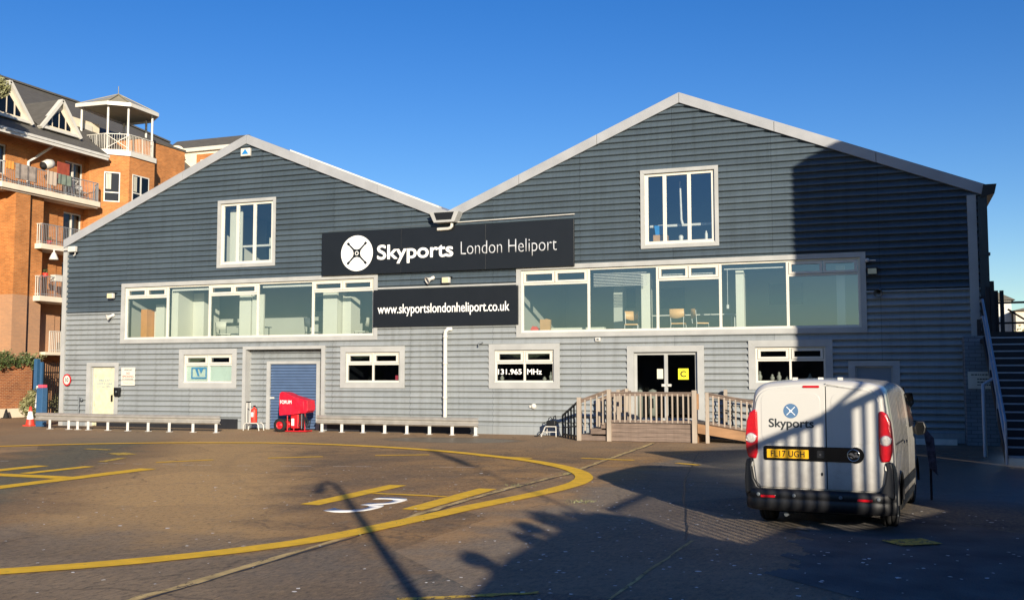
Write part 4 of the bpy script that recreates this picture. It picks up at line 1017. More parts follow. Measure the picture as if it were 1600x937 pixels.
# ------------------------------------------------------------ left corner: cone, bollard, brick wall, fence
t = empty('traffic_cone', 'red and white traffic cone beside the blue bollard', 'traffic cone', (-.80, -.75, 0))
MB().prism(rrect(-.2, .2, -.2, .2, .04), 0, .04, 'XY').build('base', M['redcone'], t)
MB().lathe((0, 0, 0), (0, 0, 1), [(.17, .04), (.13, .26)], 24).build('cone_lower', M['redcone'], t)
MB().lathe((0, 0, 0), (0, 0, 1), [(.13, .262), (.075, .56)], 24).build('reflective_sleeve', M['letter'], t)
MB().lathe((0, 0, 0), (0, 0, 1), [(.075, .562), (.035, .75), (0, .76)], 24).build('cone_tip', M['redcone'], t)
t = empty('chain_pole', 'white barrier arm leaning between the traffic cone and the blue bollard', 'pole', (-.62, -.6, 0))
MB().tube([(-.08, 0, .7), (.02, 0, 1.5)], .04, 8).build('pole', M['white2'], t); MB().box(-.02, .3, -.06, .06, 1.42, 1.56).build('bracket', M['cream'], t, .01)
t = empty('blue_bollard', 'square blue steel barrier post with a red lamp on top', 'bollard', (-.05, -.95, 0))
MB().box(-.15, .15, -.13, .13, 0, 1.48).build('post', M['blue'], t, .015); MB().box(-.1, .14, -.12, .12, 1.48, 1.6).build('lamp', M['pink'], t, .02); MB().box(-.3, -.2, -.05, .05, .86, .9).build('bracket', M['greymetal'], t)
bw = empty('garden_wall', 'red brick boundary wall with a pale rendered foot at the far left', 'wall')
MB().box(-8.3, -8.0, -14, 6.35, .42, 2.45).build('brickwork', M['brick_rd'], bw)
MB().box(-8.34, -7.94, -14, 6.4, 0, .42).build('foot', M['render'], bw)
mb = MB(); mb.box(-8.36, -7.94, -14, 6.4, 2.45, 2.51); mb.build('coping', M['brick_rd'], bw)
t = empty('small_cone', 'small black cone standing against the foot of the brick wall', 'cone', (-7.6, 4.5, 0)); 
MB().lathe((0, 0, 0), (0, 0, 1), [(.14, 0), (.13, .05), (.03, .42), (0, .43)], 16).build('cone_body', M['rubber'], t); MB().box(-.16, .16, -.16, .16, 0, .03).build('base', M['rubber'], t)
fe = empty('palisade_fence', 'dark blue steel palisade fence between the brick wall and the building corner', 'fence')
FA, FB = Vector((-7.55, 6.3, 0)), Vector((-.1, 4.6, 0))
mb = MB()
for z in (.45, 2.1): mb.bar(FA + Vector((0, 0, z)), FB + Vector((0, 0, z)), .05, .07)
mb.build('cross_rail', M['blackmetal'], fe)
nb = 46
for i in range(nb):
    p = FA.lerp(FB, i / (nb - 1)); MB().box(p.x - .03, p.x + .03, p.y - .05, p.y - .03, .05, 2.5).add([(p.x - .03, p.y - .04, 2.5), (p.x + .03, p.y - .04, 2.5), (p.x, p.y - .04, 2.62)], [(0, 1, 2)]).build('pale', M['blackmetal'], fe)
MB().box(-7.62, -7.42, 6.05, 6.25, 0, 2.75).build('gate_post', M['blue'], fe, .01); MB().box(-7.2, -7.08, 6.0, 6.12, 0, 2.6).build('gate_post', M['blue'], fe, .01)

def leaves(name, blobs, n, size, m, parent=None, seed=1):
    random.seed(seed); mb = MB()
    tot = sum(b[3] for b in blobs)
    for (cx, cy, cz, r, sx, sy, sz) in [b if len(b) == 7 else (*b, 1, 1, 1) for b in blobs]:
        for _ in range(int(n * r / tot)):
            d = Vector((random.gauss(0, 1), random.gauss(0, 1), random.gauss(0, 1))).normalized() * r * random.uniform(.45, 1.08)
            c = Vector((cx + d.x * sx, cy + d.y * sy, cz + d.z * sz))
            nn = Vector((random.gauss(0, 1), random.gauss(0, 1), random.gauss(.5, 1))).normalized(); u = nn.orthogonal().normalized(); w = nn.cross(u); s = size * random.uniform(.6, 1.5)
            mb.add([c - u * s * .5, c + w * s * .3, c + u * s * .6, c - w * s * .3], [(0, 1, 2, 3)])
    return mb.build(name, m, parent, weld='keep')
hd = empty('climbing_hedge', 'leafy climbing hedge growing over the top of the brick wall', 'hedge')
random.seed(21)
leaves('foliage', [(-8.2 + random.uniform(-.3, .3), -8 + i * .42, 2.6 + random.uniform(-.1, .25), random.uniform(.28, .5), 1, 1, .8) for i in range(36)], 9000, .11, M['leaf'], hd, 2)
leaves('blossom', [(-8.15 + random.uniform(-.3, .3), -8 + i * .42, 2.7 + random.uniform(-.1, .3), random.uniform(.3, .45), 1, 1, .8) for i in range(36)], 3500, .09, M['leaf2'], hd, 3)
MB().tube([(-8.6, 3, 0), (-8.5, 3.1, 1.5), (-8.3, 3, 2.6)], .05, 7).build('stem', M['bark'], hd)
sh1 = empty('ornamental_shrub', 'green and yellow leaved shrub behind the palisade fence by the corner', 'shrub', (-5.7, 6.9, 0))
leaves('foliage', [(0, 0, .7, .7), (.9, .1, .8, .8), (-.9, 0, .6, .6), (.3, .2, 1.2, .6)], 3800, .13, M['leaf2'], sh1, 5); leaves('inner_foliage', [(0, .1, .7, .65), (.8, .1, .7, .7)], 1500, .13, M['leaf'], sh1, 6)
MB().tube([(0, 0, 0), (.1, 0, .9)], .04, 7).build('stem', M['bark'], sh1)
sh2 = empty('ornamental_shrub', 'smaller shrub at the end of the brick wall behind the traffic cone', 'shrub', (-7.35, 5.7, 0))
leaves('foliage', [(0, 0, .5, .5), (.3, 0, .9, .45)], 1500, .12, M['leaf2'], sh2, 7); MB().tube([(0, 0, 0), (.1, 0, .7)], .03, 7).build('stem', M['bark'], sh2)
# ------------------------------------------------------------ apartment building, face parallel to Y at the far left
ap = empty('apartment_building', 'orange brick apartment block with balconies, dormers and a corner roof terrace', 'building')
XW = -10.3
def part(nm, mb, m, par=None, bev=0.): return mb.build(nm, M[m], par or ap, bev)
# bay geometry (octagonal)
a_ = 2.05; BXc, BYc = -8.55 - 1.207 * a_, 14.25
def octo(R_, n=8): return [(BXc + R_ * math.cos(R(22.5 + 45 * k)), BYc + R_ * math.sin(R(22.5 + 45 * k))) for k in range(n)]
RO = 1.207 * a_ / math.cos(R(22.5))
WT, W_F = 14.25, 2.68
levels = [3.15, 5.85, 8.55, 11.3]
# main wall: plates in the YZ plane with openings; coordinates via rotated MB
def yz_plate(x0, x1, Y0, Y1, Z0, Z1, holes):
    mb = MB(); tmp = MB(); tmp.rects((Y0, Y1, Z0, Z1), holes, 0, 1)
    mb.v = [(x1 - (x1 - x0) * v[1], v[0], v[2]) for v in tmp.v]; mb.f = tmp.f; mb.sm = tmp.sm; return mb
holes = []
for z in levels: holes += [(10.35, 11.65, z + .02, z + 2.1)]
holes += [(5.6, 6.5, levels[3] + .6, levels[3] + 2.1)]
part('wall', yz_plate(XW - .3, XW, 3.0, 12.6, 0, 14.1, holes), 'brick_or')
def yz_window(par, x, y0, y1, z0, z1, ndiv=1, tr=None, m='white', curtain=True):
    f = MB(); hs = []
    for i in range(ndiv):
        a = y0 + (y1 - y0) * i / ndiv + .05; b = y0 + (y1 - y0) * (i + 1) / ndiv - .05
        if tr: hs += [(a, b, z0 + .07, tr - .03), (a, b, tr + .03, z1 - .07)]
        else: hs += [(a, b, z0 + .07, z1 - .07)]
    t = yz_plate(x - .08, x + .02, y0, y1, z0, z1, hs); fo = t.build('window', M[m], par)
    g = MB(); g.add([(x - .04, y0, z0), (x - .04, y1, z0), (x - .04, y1, z1), (x - .04, y0, z1)], [(0, 1, 2, 3)]); g.build('pane', M['glass_dk'], fo, weld='keep')
    MB().box(x - .35, x - .33, y0, y1, z0, z1).build('room_back', M['darkwall'], fo)
    if curtain:
        c = MB()
        for k in range(6): c.box(x - .2 + .02 * (k % 2), x - .16, y1 - .1 - .06 * k - .05, y1 - .1 - .06 * k, z0 + .1, z1 - .1)
        c.build('curtain', M['cream'], fo)
    return fo
for z in levels: yz_window(ap, XW - .1, 10.35, 11.65, z + .02, z + 2.1, 2)
yz_window(ap, XW - .1, 5.6, 6.5, levels[3] + .6, levels[3] + 2.1, 2)
# pier between near windows and balconies, stepped
part('pier', MB().box(XW, -9.15, 6.1, 7.0, 0, 11.0).box(XW, -9.4, 7.0, 8.1, 0, 10.9), 'brick_or')
MB().add([(-9.15, 6.1, 11.0), (-9.15, 7.0, 11.0), (-8.9, 6.6, 11.2), (-8.9, 7.6, 11.2)], [(0, 1, 3, 2)])
# near recessed wall with large windows in the shade, and the protruding wing beyond the frame
part('near_wing', MB().box(-13, -8.7, -6, 3.6, 0, 14.0), 'brick_or')
for z in (2.6, 5.25, 7.95): yz_window(ap, XW + .12, 4.3, 6.05, z + .9, z + 2.5, 1, z + 1.45, 'white2', False)
part('dark_panel', MB().box(XW + .001, XW + .03, 3.7, 6.1, 0, 10.9), 'brick_or')
yz_window(ap, XW + .05, 4.6, 5.6, 11.5, 13.3, 1, None, 'logoblue', False)
# ---- balconies
def railing(par, pts, z, h=.95, gap=.11, m='railgrey', th=.025, nm='railing'):
    mb = MB()
    for p, q in zip(pts, pts[1:]):
        a, b = Vector((*p, z)), Vector((*q, z)); L_ = (b - a).length; n = max(2, int(L_ / gap))
        mb.bar(a + Vector((0, 0, h)), b + Vector((0, 0, h)), .05, .035); mb.bar(a + Vector((0, 0, .1)), b + Vector((0, 0, .1)), .03, .03)
        for i in range(n + 1):
            c = a.lerp(b, i / n); w = .04 if i % 9 == 0 else th / 2 + .002
            mb.box(c.x - w/2, c.x + w/2, c.y - w/2, c.y + w/2, z + .0, z + h)
    return mb.build(nm, M[m], par)
b1 = MB(); b1.prism([(-10.3, 3.8), (-9.0, 5.1), (-9.0, 11.6), (-10.3, 12.5)], 10.98, 11.26, 'XY'); b1o = part('balcony', b1, 'render', None, .02)
MB().prism([(-9.2, 5.2), (-9.1, 5.2), (-9.1, 11.5), (-9.2, 11.5)], 10.9, 10.98, 'XY').build('slab_edge', M['soffit'], b1o)
railing(b1o, [(-9.95, 4.3), (-9.1, 5.2), (-9.1, 11.5), (-10.2, 12.3)], 11.26, 1.0)
for z in (8.35, 5.72):
    bb = MB().prism([(XW, 7.6), (-9.0, 7.6), (-9.0, 12.2), (XW, 12.2)], z - .05, z + .22, 'XY').build('balcony', M['render'], ap, .02)
    railing(bb, [(-9.9, 7.7), (-9.08, 7.7)], z + .22, 1.0, .12, 'white', .06); railing(bb, [(-9.08, 7.7), (-9.08, 12.1)], z + .22, 1.0)
bb = MB().prism([(XW, 8.2), (-9.1, 8.2), (-9.1, 12.2), (XW, 12.2)], 3.0, 3.15, 'XY').build('balcony', M['render'], ap)
railing(bb, [(-9.15, 8.5), (-9.15, 12.1)], 3.15, 1.05, .12, 'white', .05)
# brick return walls and lit panel inside the balconies
for z in (3.2, 5.95, 8.6): part('recess_wall', MB().box(XW, XW + .06, 8.9, 9.9, z, z + 1.95), 'brick_or')
for z in (6.0, 8.65): part('painted_recess_shade', MB().box(XW + .001, XW + .03, 8.1, 8.9, z - .1, z + 2.3), 'darkwall')  # dark sheets stand in for the shade beside the pier
# downpipes
for (y, zt) in ((7.8, 13.6), (12.05, 13.6)):
    part('downpipe', MB().tube([(-9.5, y + .9, zt + .15), (-10.1, y + .3, zt - .55), (-10.2, y, zt - .8), (-10.2, y, 11.3 if y < 9 else 2.6)], .07, 8), 'white2')
# eaves, soffit, gutter and roof
part('soffit', MB().prism([(-10.35, 13.9), (-8.95, 13.72), (-8.95, 13.8), (-10.35, 14.1)], 4.2, 12.0), 'soffit')
part('gutter', MB().box(-9.0, -8.86, 4.2, 12.05, 13.75, 13.88).box(-8.99, -8.9, 4.2, 12.0, 13.6, 13.74), 'white2')
rf = MB(); rf.add([(-8.9, 4.2, 13.9), (-8.9, 12.0, 13.9), (-10.6, 12.3, 15.0), (-15.5, 16.4, 18.55), (-15.5, 4.0, 18.55), (-8.9, 4.0, 13.9)], [(0, 1, 2, 3, 4, 5)])
rf.add([(-15.5, 16.4, 18.55), (-10.6, 12.3, 15.0), (-12, 30, 14.9), (-15.5, 25, 17.9)], [(0, 1, 2, 3)])
rf.add([(-15.5, 4.0, 18.55), (-15.5, 25, 17.9), (-22, 25, 14), (-22, 4, 14)], [(0, 1, 2, 3)])
rf.add([(-15.5, 4.0, 18.55), (-8.9, 4.0, 13.9), (-22, 4, 13.9)], [(0, 1, 2)])
ro = rf.build('roof', M['slate'], ap); so = ro.modifiers.new('s', 'SOLIDIFY'); so.thickness = .15; so.offset = 1
part('ridge', MB().bar((-15.5, 4, 18.6), (-15.5, 16.4, 18.6), .25, .1).bar((-15.5, 16.4, 18.6), (-15.5, 25, 17.95), .25, .1), 'slate')
part('verge', MB().bar((-13.2, 17.6, 16.7), (-13.2, 22.2, 15.0), .12, .14), 'white2')
part('rear_block', MB().box(-21.5, XW - .32, 4.2, 24.5, 0, 13.9), 'brick_or')
# dormers
def dormer(yc, w, zb, zt, x):
    d = MB(); d.prism([(yc - w, zb), (yc + w, zb), (yc, zt)], x - .15, x, 'YZ'); do = d.build('dormer', M['render'], ap)
    for s in (-1, 1):
        MB().bar((x + .1, yc + s * (w + .12), zb - .12), (x + .1, yc, zt + .16), .28, .16).build('bargeboard', M['white'], do)
    MB().add([(x + .1, yc, zt + .22), (x + .1, yc + w + .2, zb - .05), (x - 2.5, yc + w * .2, zt - .1), (x - 3.4, yc, zt + .22)], [(0, 1, 2, 3)]).add([(x + .1, yc, zt + .22), (x + .1, yc - w - .2, zb - .05), (x - 2.5, yc - w * .2, zt - .1), (x - 3.4, yc, zt + .22)], [(0, 1, 2, 3)]).build('dormer_roof', M['slate'], do)
    h = zt - zb
    wn_ = MB()
    for y0, y1 in ((-.62, -.42), (-.36, -.06), (.0, .30), (.38, .62)):
        def zh(t): return zb + .12 + (h - .45) * (1 - abs(t) / .78)
        wn_.add([(x + .02, yc + y0 * w, zb + .15), (x + .02, yc + y1 * w, zb + .15), (x + .02, yc + y1 * w, max(zb + .2, zh(y1))), (x + .02, yc + y0 * w, max(zb + .2, zh(y0)))], [(0, 1, 2, 3)])
    wn_.build('dormer_window', M['gloss_black'], do, weld='keep')
    MB().box(x + .0, x + .2, yc - w - .1, yc + w + .1, zb - .12, zb + .02).build('sill', M['white'], do)
dormer(9.5, 1.25, 14.75, 16.2, -9.95); dormer(6.1, 1.35, 14.75, 16.3, -9.95)
# octagonal bay
part('bay_wall', MB().prism(octo(RO), 0, 14.05, 'XY'), 'brick_or')
part('bay_cornice', MB().prism(octo(RO + .1), 14.05, 14.32, 'XY'), 'white')
part('bay_link', MB().box(-12.5, -10.31, 12.0, 16.0, 0, 14.0), 'brick_or')
def face_frame(k):     # face k between corners k-1,k ; outward normal at angle 45*k
    n = Vector((math.cos(R(45 * k)), math.sin(R(45 * k)), 0)); t = Vector((-n.y, n.x, 0)); c = Vector((BXc, BYc, 0)) + n * 1.207 * a_
    return c, n, t
def bay_window(k, w, z0, z1, off=0, tr=None, nd=1):
    c, n, t = face_frame(k); tmp = MB(); hs = []
    for i in range(nd):
        a = -w/2 + w * i / nd + .05; b = -w/2 + w * (i + 1) / nd - .05
        hs += [(a, b, z0 + .06, tr - .03), (a, b, tr + .03, z1 - .06)] if tr else [(a, b, z0 + .06, z1 - .06)]
    tmp.rects((-w/2, w/2, z0, z1), hs, 0, .06)
    mp = lambda v, o=0: tuple(c + t * (v[0] + off) + n * (.03 - v[1] + o) + Vector((0, 0, v[2])))
    mb = MB(); mb.v = [mp(v) for v in tmp.v]; mb.f = tmp.f; mb.sm = tmp.sm; f = mb.build('window', M['white'], ap)
    g = MB(); g.add([mp((-w/2, .02, z0)), mp((w/2, .02, z0)), mp((w/2, .02, z1)), mp((-w/2, .02, z1))], [(0, 1, 2, 3)]); g.build('pane', M['gloss_black'], f, weld='keep')
    cu = MB()
    for j in range(4): cu.add([mp((-w/2 + .1 + j * .07, .012, z0 + .7)), mp((-w/2 + .15 + j * .07, .012, z0 + .7)), mp((-w/2 + .15 + j * .07, .012, z1 - .1)), mp((-w/2 + .1 + j * .07, .012, z1 - .1))], [(0, 1, 2, 3)])
    cu.build('curtain', M['cream'], f, weld='keep')
for z in (11.35, 8.6, 5.9):
    bay_window(-1, .82, z + .1, z + 1.75, .15, z + .62); bay_window(0, 1.35, z + .1, z + 1.75, -.1, z + .72, 2)
# roof terrace railing and gazebo
oc = octo(RO - .05); ocr = octo(RO - .12)
GZ = [(-11.6, 12.35), (-9.58, 12.5), (-8.65, 13.3), (-8.75, 15.7), (-10.1, 16.7), (-12.0, 16.7)]; GC = (-10.5, 14.4)
GP = [(x + (GC[0] - x) * .14, y + (GC[1] - y) * .14) for x, y in GZ]
tr_ = railing(ap, [GP[0], (-9.75, 12.6), ocr[7], ocr[0], ocr[1], ocr[2]], 14.32, .98, .12, 'white', .03, 'terrace_railing')
part('trellis', MB().bar((-9.7, 12.66, 14.5), (*ocr[7], 15.25), .03, .03).bar((-9.7, 12.66, 15.25), (*ocr[7], 14.5), .03, .03), 'white')
gz = part('canopy_roof', MB().add([(*p, 17.02) for p in GZ] + [(GC[0], GC[1], 18.0)], [(i, (i + 1) % 6, 6) for i in range(6)]).add([(*p, 16.99) for p in GZ], [tuple(range(6))[::-1]]), 'canopy')
mb = MB(); op = GZ
for i in range(6): mb.bar((*op[i], 16.98), (*op[(i + 1) % 6], 16.98), .1, .2)
mb.build('fascia', M['white'], gz)
mb = MB(); 
for i in range(6): mb.bar((*op[i], 17.08), (*GC, 18.05), .09, .05)
mb.tube([(*GC, 18.0), (*GC, 18.5)], .02, 6); mb.build('hip_rib', M['canopy'], gz)
for q in GP: part('canopy_post', MB().tube([(*q, 14.3), (*q, 16.95)], .065, 8), 'white2')
part('terrace_wall', MB().box(-13.6, -11.9, 10.8, 14.5, 14.0, 16.4), 'render')
part('terrace_door', MB().box(-11.9, -11.84, 11.6, 12.5, 14.3, 16.2).box(-11.9, -11.84, 13.0, 13.9, 14.3, 16.2), 'white')
# wing beyond the bay with a satellite dish, and the set-back block behind
part('wing_wall', MB().add([(-9.9, 15.6, 0), (-9.9, 19.6, 0), (-9.9, 19.6, 15.7), (-9.9, 15.6, 15.65), (-12.5, 15.6, 0), (-12.5, 19.6, 0), (-12.5, 19.6, 15.7), (-12.5, 15.6, 15.65)], [(0,1,2,3),(4,7,6,5),(0,3,7,4),(1,5,6,2),(3,2,6,7)]), 'brick_or')
part('wing_coping', MB().box(-9.85, -12.5, 15.55, 19.65, 15.7, 15.82), 'slate')
bk = empty('rear_apartment_block', 'pale and orange block with a dark roof rising behind the left gable', 'building')
MB().box(-14.5, -8.9, 23.5, 29, 0, 16.8).build('wall', M['render'], bk); MB().box(-12.0, -8.85, 23.44, 23.5, 0, 16.5).build('brick_panel', M['brick_or'], bk)
MB().box(-14.6, -8.8, 23.3, 23.48, 16.7, 16.95).build('gutter', M['white'], bk)
MB().prism([(23.3, 16.9), (29.4, 16.9), (24.7, 17.85)], -14.6, -8.8, 'YZ').build('roof', M['slate'], bk)
for x in (-11.6,):
    f = MB().rects((x, x + 2.0, 14.3, 16.1), [(x + .1, x + .95, 14.4, 16.0), (x + 1.05, x + 1.9, 14.4, 16.0)], 23.32, 23.42).build('window', M['white'], bk)
    MB().add([(x, 23.4, 14.3), (x + 2, 23.4, 14.3), (x + 2, 23.4, 16.1), (x, 23.4, 16.1)], [(0, 1, 2, 3)]).build('pane', M['gloss_black'], f, weld='keep')
sd = empty('satellite_dish', 'round white satellite dish on the block behind the left gable', 'satellite dish', (-12.9, 22.6, 16.5))
MB().lathe((0, 0, 0), (.5, -.8, .3), [(0, 0), (.3, .05), (.48, .14), (.48, .16), (.29, .075), (0, .02)], 24).build('dish', M['render'], sd); MB().tube([(0, 0, 0), (0, .95, -.3)], .03, 6).build('arm', M['greymetal'], sd)
MB().tube([(0, 0, -.1), (.3, -.5, .1)], .015, 6).build('feed_horn', M['greymetal'], sd)
# things on the balconies
def thing(nm, lab, cat, mb, m, loc=(0, 0, 0), group=None):
    o = mb.build(nm, M[m]); o.location = loc; return tag(o, lab, cat, group)
def cloth(y0, y1, z0, z1, x, amp=.03):
    mb = MB(); n = 8
    for i in range(n):
        ya, yb = y0 + (y1 - y0) * i / n, y0 + (y1 - y0) * (i + 1) / n
        xa, xb = x + amp * math.sin(i * 2.1), x + amp * math.sin((i + 1) * 2.1)
        mb.add([(xa, ya, z0), (xb, yb, z0), (xb, yb, z1), (xa, ya, z1)], [(0, 1, 2, 3)], True)
        mb.add([(xa - .015, ya, z0), (xa - .015, ya, z1), (xb - .015, yb, z1), (xb - .015, yb, z0)], [(0, 1, 2, 3)], True)
    return mb
thing('towel', 'small orange towel hanging on the near end of the top balcony rail', 'towel', cloth(5.35, 5.85, 11.95, 12.32, -9.05), 'orange')
thing('blanket', 'patterned brown blanket over the top balcony rail beside the orange towel', 'blanket', cloth(5.95, 7.3, 11.55, 12.30, -9.05), 'fabric')
thing('blanket', 'beige blanket hanging at the middle of the top balcony rail', 'blanket', cloth(7.9, 8.6, 11.6, 12.3, -9.05), 'soffit')
thing('blanket', 'grey green blanket on the top balcony rail below the parasol', 'blanket', cloth(8.65, 9.6, 11.75, 12.28, -9.05), 'fabric2')
thing('screen_panel', 'upright dark red panel standing on the top balcony', 'panel', MB().box(-9.5, -9.45, 9.0, 9.8, 11.9, 13.0), 'fabric3')
t = empty('folded_parasol', 'white and black tipped parasol leaning on the top balcony', 'parasol', (-9.4, 8.3, 11.26))
MB().lathe((0, 0, 1.45), (0, -.75, -.25), [(0, -.35), (.22, -.25), (.26, 0), (.2, .3), (0, .45)], 16).build('canopy', M['white'], t); MB().tube([(0, 0, 0), (0, 0, 1.5)], .025, 7).build('pole', M['white2'], t)
MB().lathe((0, -.28, 1.32), (0, -.75, -.35), [(.2, 0), (.22, .06), (0, .2)], 14).build('tip', M['rubber'], t)
def chair(nm, lab, loc, rz, m_seat, m_leg, h=.45, group=None, back=.42):
    t = empty(nm, lab, 'chair', loc, rz, group)
    MB().prism(rrect(-.22, .22, -.21, .21, .05), h - .02, h + .02, 'XY').build('seat', M[m_seat], t, .008)
    bk_ = MB(); n = 8
    for i in range(n):
        a, b = -.23 + .46 * i / n, -.23 + .46 * (i + 1) / n
        ya, yb = .21 + .05 * (1 - (a / .23) ** 2), .21 + .05 * (1 - (b / .23) ** 2)
        z0 = h + back * .45 - .05 * math.cos(a * 6.8); z1 = h + back
        bk_.add([(a, ya, z0), (b, yb, z0), (b, yb + .04, z1), (a, ya + .04, z1), (a, ya + .02, z0), (b, yb + .02, z0), (b, yb + .06, z1), (a, ya + .06, z1)], [(0,1,2,3),(7,6,5,4),(0,4,5,1),(3,2,6,7)], True)
    bk_.build('backrest', M[m_seat], t)
    for sx in (-1, 1):
        MB().tube([(sx * .2, -.19, h), (sx * .23, -.22, 0)], .012, 6).build('leg', M[m_leg], t)
        MB().tube([(sx * .22, .24, h + back * .9), (sx * .2, .2, h), (sx * .23, .25, 0)], .012, 6).build('leg', M[m_leg], t)
    return t
chair('balcony_chair', 'pale chair on the far end of the top balcony', (-9.7, 11.0, 11.26), R(90), 'white2', 'greymetal')
t = empty('clothes_airer', 'white folding clothes airer on the top balcony by the glass door', 'airer', (-9.6, 10.1, 11.26))
MB().bar((0, -.5, 0), (0, .5, 1.0), .03, .03).bar((0, .5, 0), (0, -.5, 1.0), .03, .03).bar((0, -.6, 1.0), (0, .6, 1.0), .03, .03).bar((0, -.5, .6), (0, .5, .6), .02, .02).build('frame', M['white'], t)
for (y, z, lab) in ((8.4, 8.57, 'red flower pot on the middle balcony floor'), (8.2, 6.9, 'terracotta flower box on the lower balcony rail')):
    t = empty('flower_pot', lab, 'flower pot', (-9.25, y, z)); MB().lathe((0, 0, 0), (0, 0, 1), [(0, 0), (.1, 0), (.14, .22), (.12, .22), (0, .2)], 14).build('pot', M['redcone'], t)
    leaves('foliage', [(0, 0, .3, .14)], 60, .06, M['leaf'], t, 9)
t = empty('storage_box', 'white box on the lower balcony rail beside the terracotta flower box', 'box', (-9.2, 8.9, 6.75)); MB().box(-.15, .15, -.25, .25, 0, .3).build('body', M['white'], t, .01); MB().box(-.17, .17, -.27, .27, .3, .33).build('lid', M['white'], t, .01)
# tree at the top left
tr = empty('tree', 'yellow green tree crown reaching into the top left corner', 'tree', (-7.4, 2.4, 0))
MB().tube([(-1, 0, 0), (-1, .1, 5), (-1, 0, 10), (-.6, .2, 14.6)], .22, 10, r2=.07).build('trunk', M['bark'], tr)
leaves('crown', [(-.2, .2, 15.2, .75), (.3, .5, 15.0, .5), (-1.1, 0, 14.9, .95), (-1.5, -.6, 15.6, 1.0), (-1.6, 0, 14.0, .9)], 9000, .13, M['leaf2'], tr, 31)

# ------------------------------------------------------------ steel staircase, landing and fence at the right
st = empty('steel_staircase', 'dark steel staircase rising along the right end of the building', 'staircase')
SX0, SX1, SY0, SY1, SZ = 33.1, 35.6, -7.1, -2.3, 2.90
n = 16
for i in range(n):
    y = SY0 + (SY1 - SY0) * i / n; z = SZ * (i + 1) / n
    MB().box(SX0, SX1, y, y + .27, z - .04, z).build('tread', M['blackmetal'], st)
mb = MB()
for i in range(n):
    y = SY0 + (SY1 - SY0) * i / n; z = SZ * (i + 1) / n; mb.box(SX0, SX1, y - .015, y + .02, z - .045, z + .006)
mb.build('nosing', M['stairsteel'], st)
mb = MB()
for i in range(n):
    y = SY0 + (SY1 - SY0) * i / n; z = SZ * (i + 1) / n; mb.box(SX0, SX1, y + .26, y + .28, z - .02, z + SZ / n - .03)
mb.build('riser', M['dark'], st)
for x in (SX0 - .04, SX1 + .04): MB().bar((x, SY0 - .1, .05), (x, SY1, SZ - .08), .05, .26).build('stringer', M['blackmetal'], st)
MB().box(SX0 - .05, SX1 + 5, SY1, -1.0, SZ - .12, SZ - .01).box(33.5, SX1 + 5, -1.0, 1.6, SZ - .12, SZ - .01).build('landing', M['blackmetal'], st)
for (x, y) in ((33.6, 1.4), (38, -2.1), (38, 1.4), (35.6, -2.1)): MB().box(x - .06, x + .06, y - .06, y + .06, 0, SZ - .12).build('column', M['blackmetal'], st)
for x in (SX0 - .05, SX1 + .05):
    for hh in (1.0, .55): MB().tube([(x, SY0 - .15, hh - .1), (x, SY1, SZ + hh), (x, SY1 + .6, SZ + hh)], .032, 8).build('hand_rail', M['stairsteel'] if x < 34 else M['blackmetal'], st)
    MB().tube([(x, SY0 - .15, 0), (x, SY0 - .15, .92)], .03, 8).build('newel_post', M['stairsteel'] if x < 34 else M['blackmetal'], st)
    for k in (.33, .66): MB().box(x - .02, x + .02, SY0 + (SY1 - SY0) * k, SY0 + (SY1 - SY0) * k + .05, SZ * k - .1, SZ * k + .95).build('newel_post', M['stairsteel'] if x < 34 else M['blackmetal'], st)
MB().tube([(SX0 - .3, -5.0, 0), (SX0 - .3, -5.0, 1.7), (SX0 - .05, -4.9, 1.85)], .045, 8).build('support_post', M['stairsteel'], st)
lf = empty('landing_fence', 'dark railing and braces round the top landing of the steel staircase', 'fence')
mb = MB()
for z in (3.0, 3.45, 4.05): mb.bar((33.6, 1.5, z), (40, 1.5, z), .05, .06)
mb.bar((34.9, 1.4, 3.0), (36.5, 1.4, 4.1), .05, .06).bar((34.0, 1.45, 3.85), (35.2, 1.45, 3.0), .05, .05); mb.bar((35.0, -2.2, 3.5), (39, -2.2, 5.6), .08, .09).bar((35.3, .9, 3.95), (37.6, .9, 5.0), .08, .1); mb.build('cross_rail', M['blackmetal'], lf)
for i, x in enumerate((33.62, 34.5, 34.9, 35.15, 35.4, 35.75, 36.2, 36.8, 37.6)):
    MB().box(x - .05, x + .05, 1.42, 1.52, 2.9, 4.1 + (.0 if i < 3 else .25)).build('post', M['blackmetal'], lf)
for x in (33.35, 33.52, 33.66):
    MB().box(x - .05, x + .05, -.7, -.62, 2.95, 4.25 + .1 * (x < 33.4)).build('post', M['darkbrown'], lf)
gr = random; gr.seed(12)
for i, (x, y, w_, d_, h_, lab, mm) in enumerate(((36.6, 60, 3.2, 8, 8.0, 'white rendered house with a slate roof seen past the stair landing', 'white2'), (39.9, 58, 9, 8, 7.0, 'cream house with an orange brick lower wall beyond the stair landing', 'render'))):
    h = empty('distant_house', lab, 'house', (x, y, 0))
    MB().box(0, w_, 0, d_, 0, h_).build('wall', M[mm], h); MB().prism([(-.3, h_), (w_ + .3, h_), (w_ * .62, h_ + .75), (w_ * .35, h_ + .75)], -.3, d_ + .3).build('roof', M['slate'], h)
    for k in range(1 if not i else 3):
        for z in (h_ - 2.2, h_ - 5): 
            f = MB().rects((.8 + k * 2.8, 2.2 + k * 2.8, z, z + 1.3), [(.9 + k * 2.8, 2.1 + k * 2.8, z + .1, z + 1.2)], -.08, .0).build('window', M['white'], h)
            MB().box(.9 + k * 2.8, 2.1 + k * 2.8, -.03, -.002, z + .1, z + 1.2).build('pane', M['gloss_black'], f)
    if i: MB().box(0, w_, -.05, 0, 0, h_ - 3.2).build('brick_base', M['brick_or'], h)
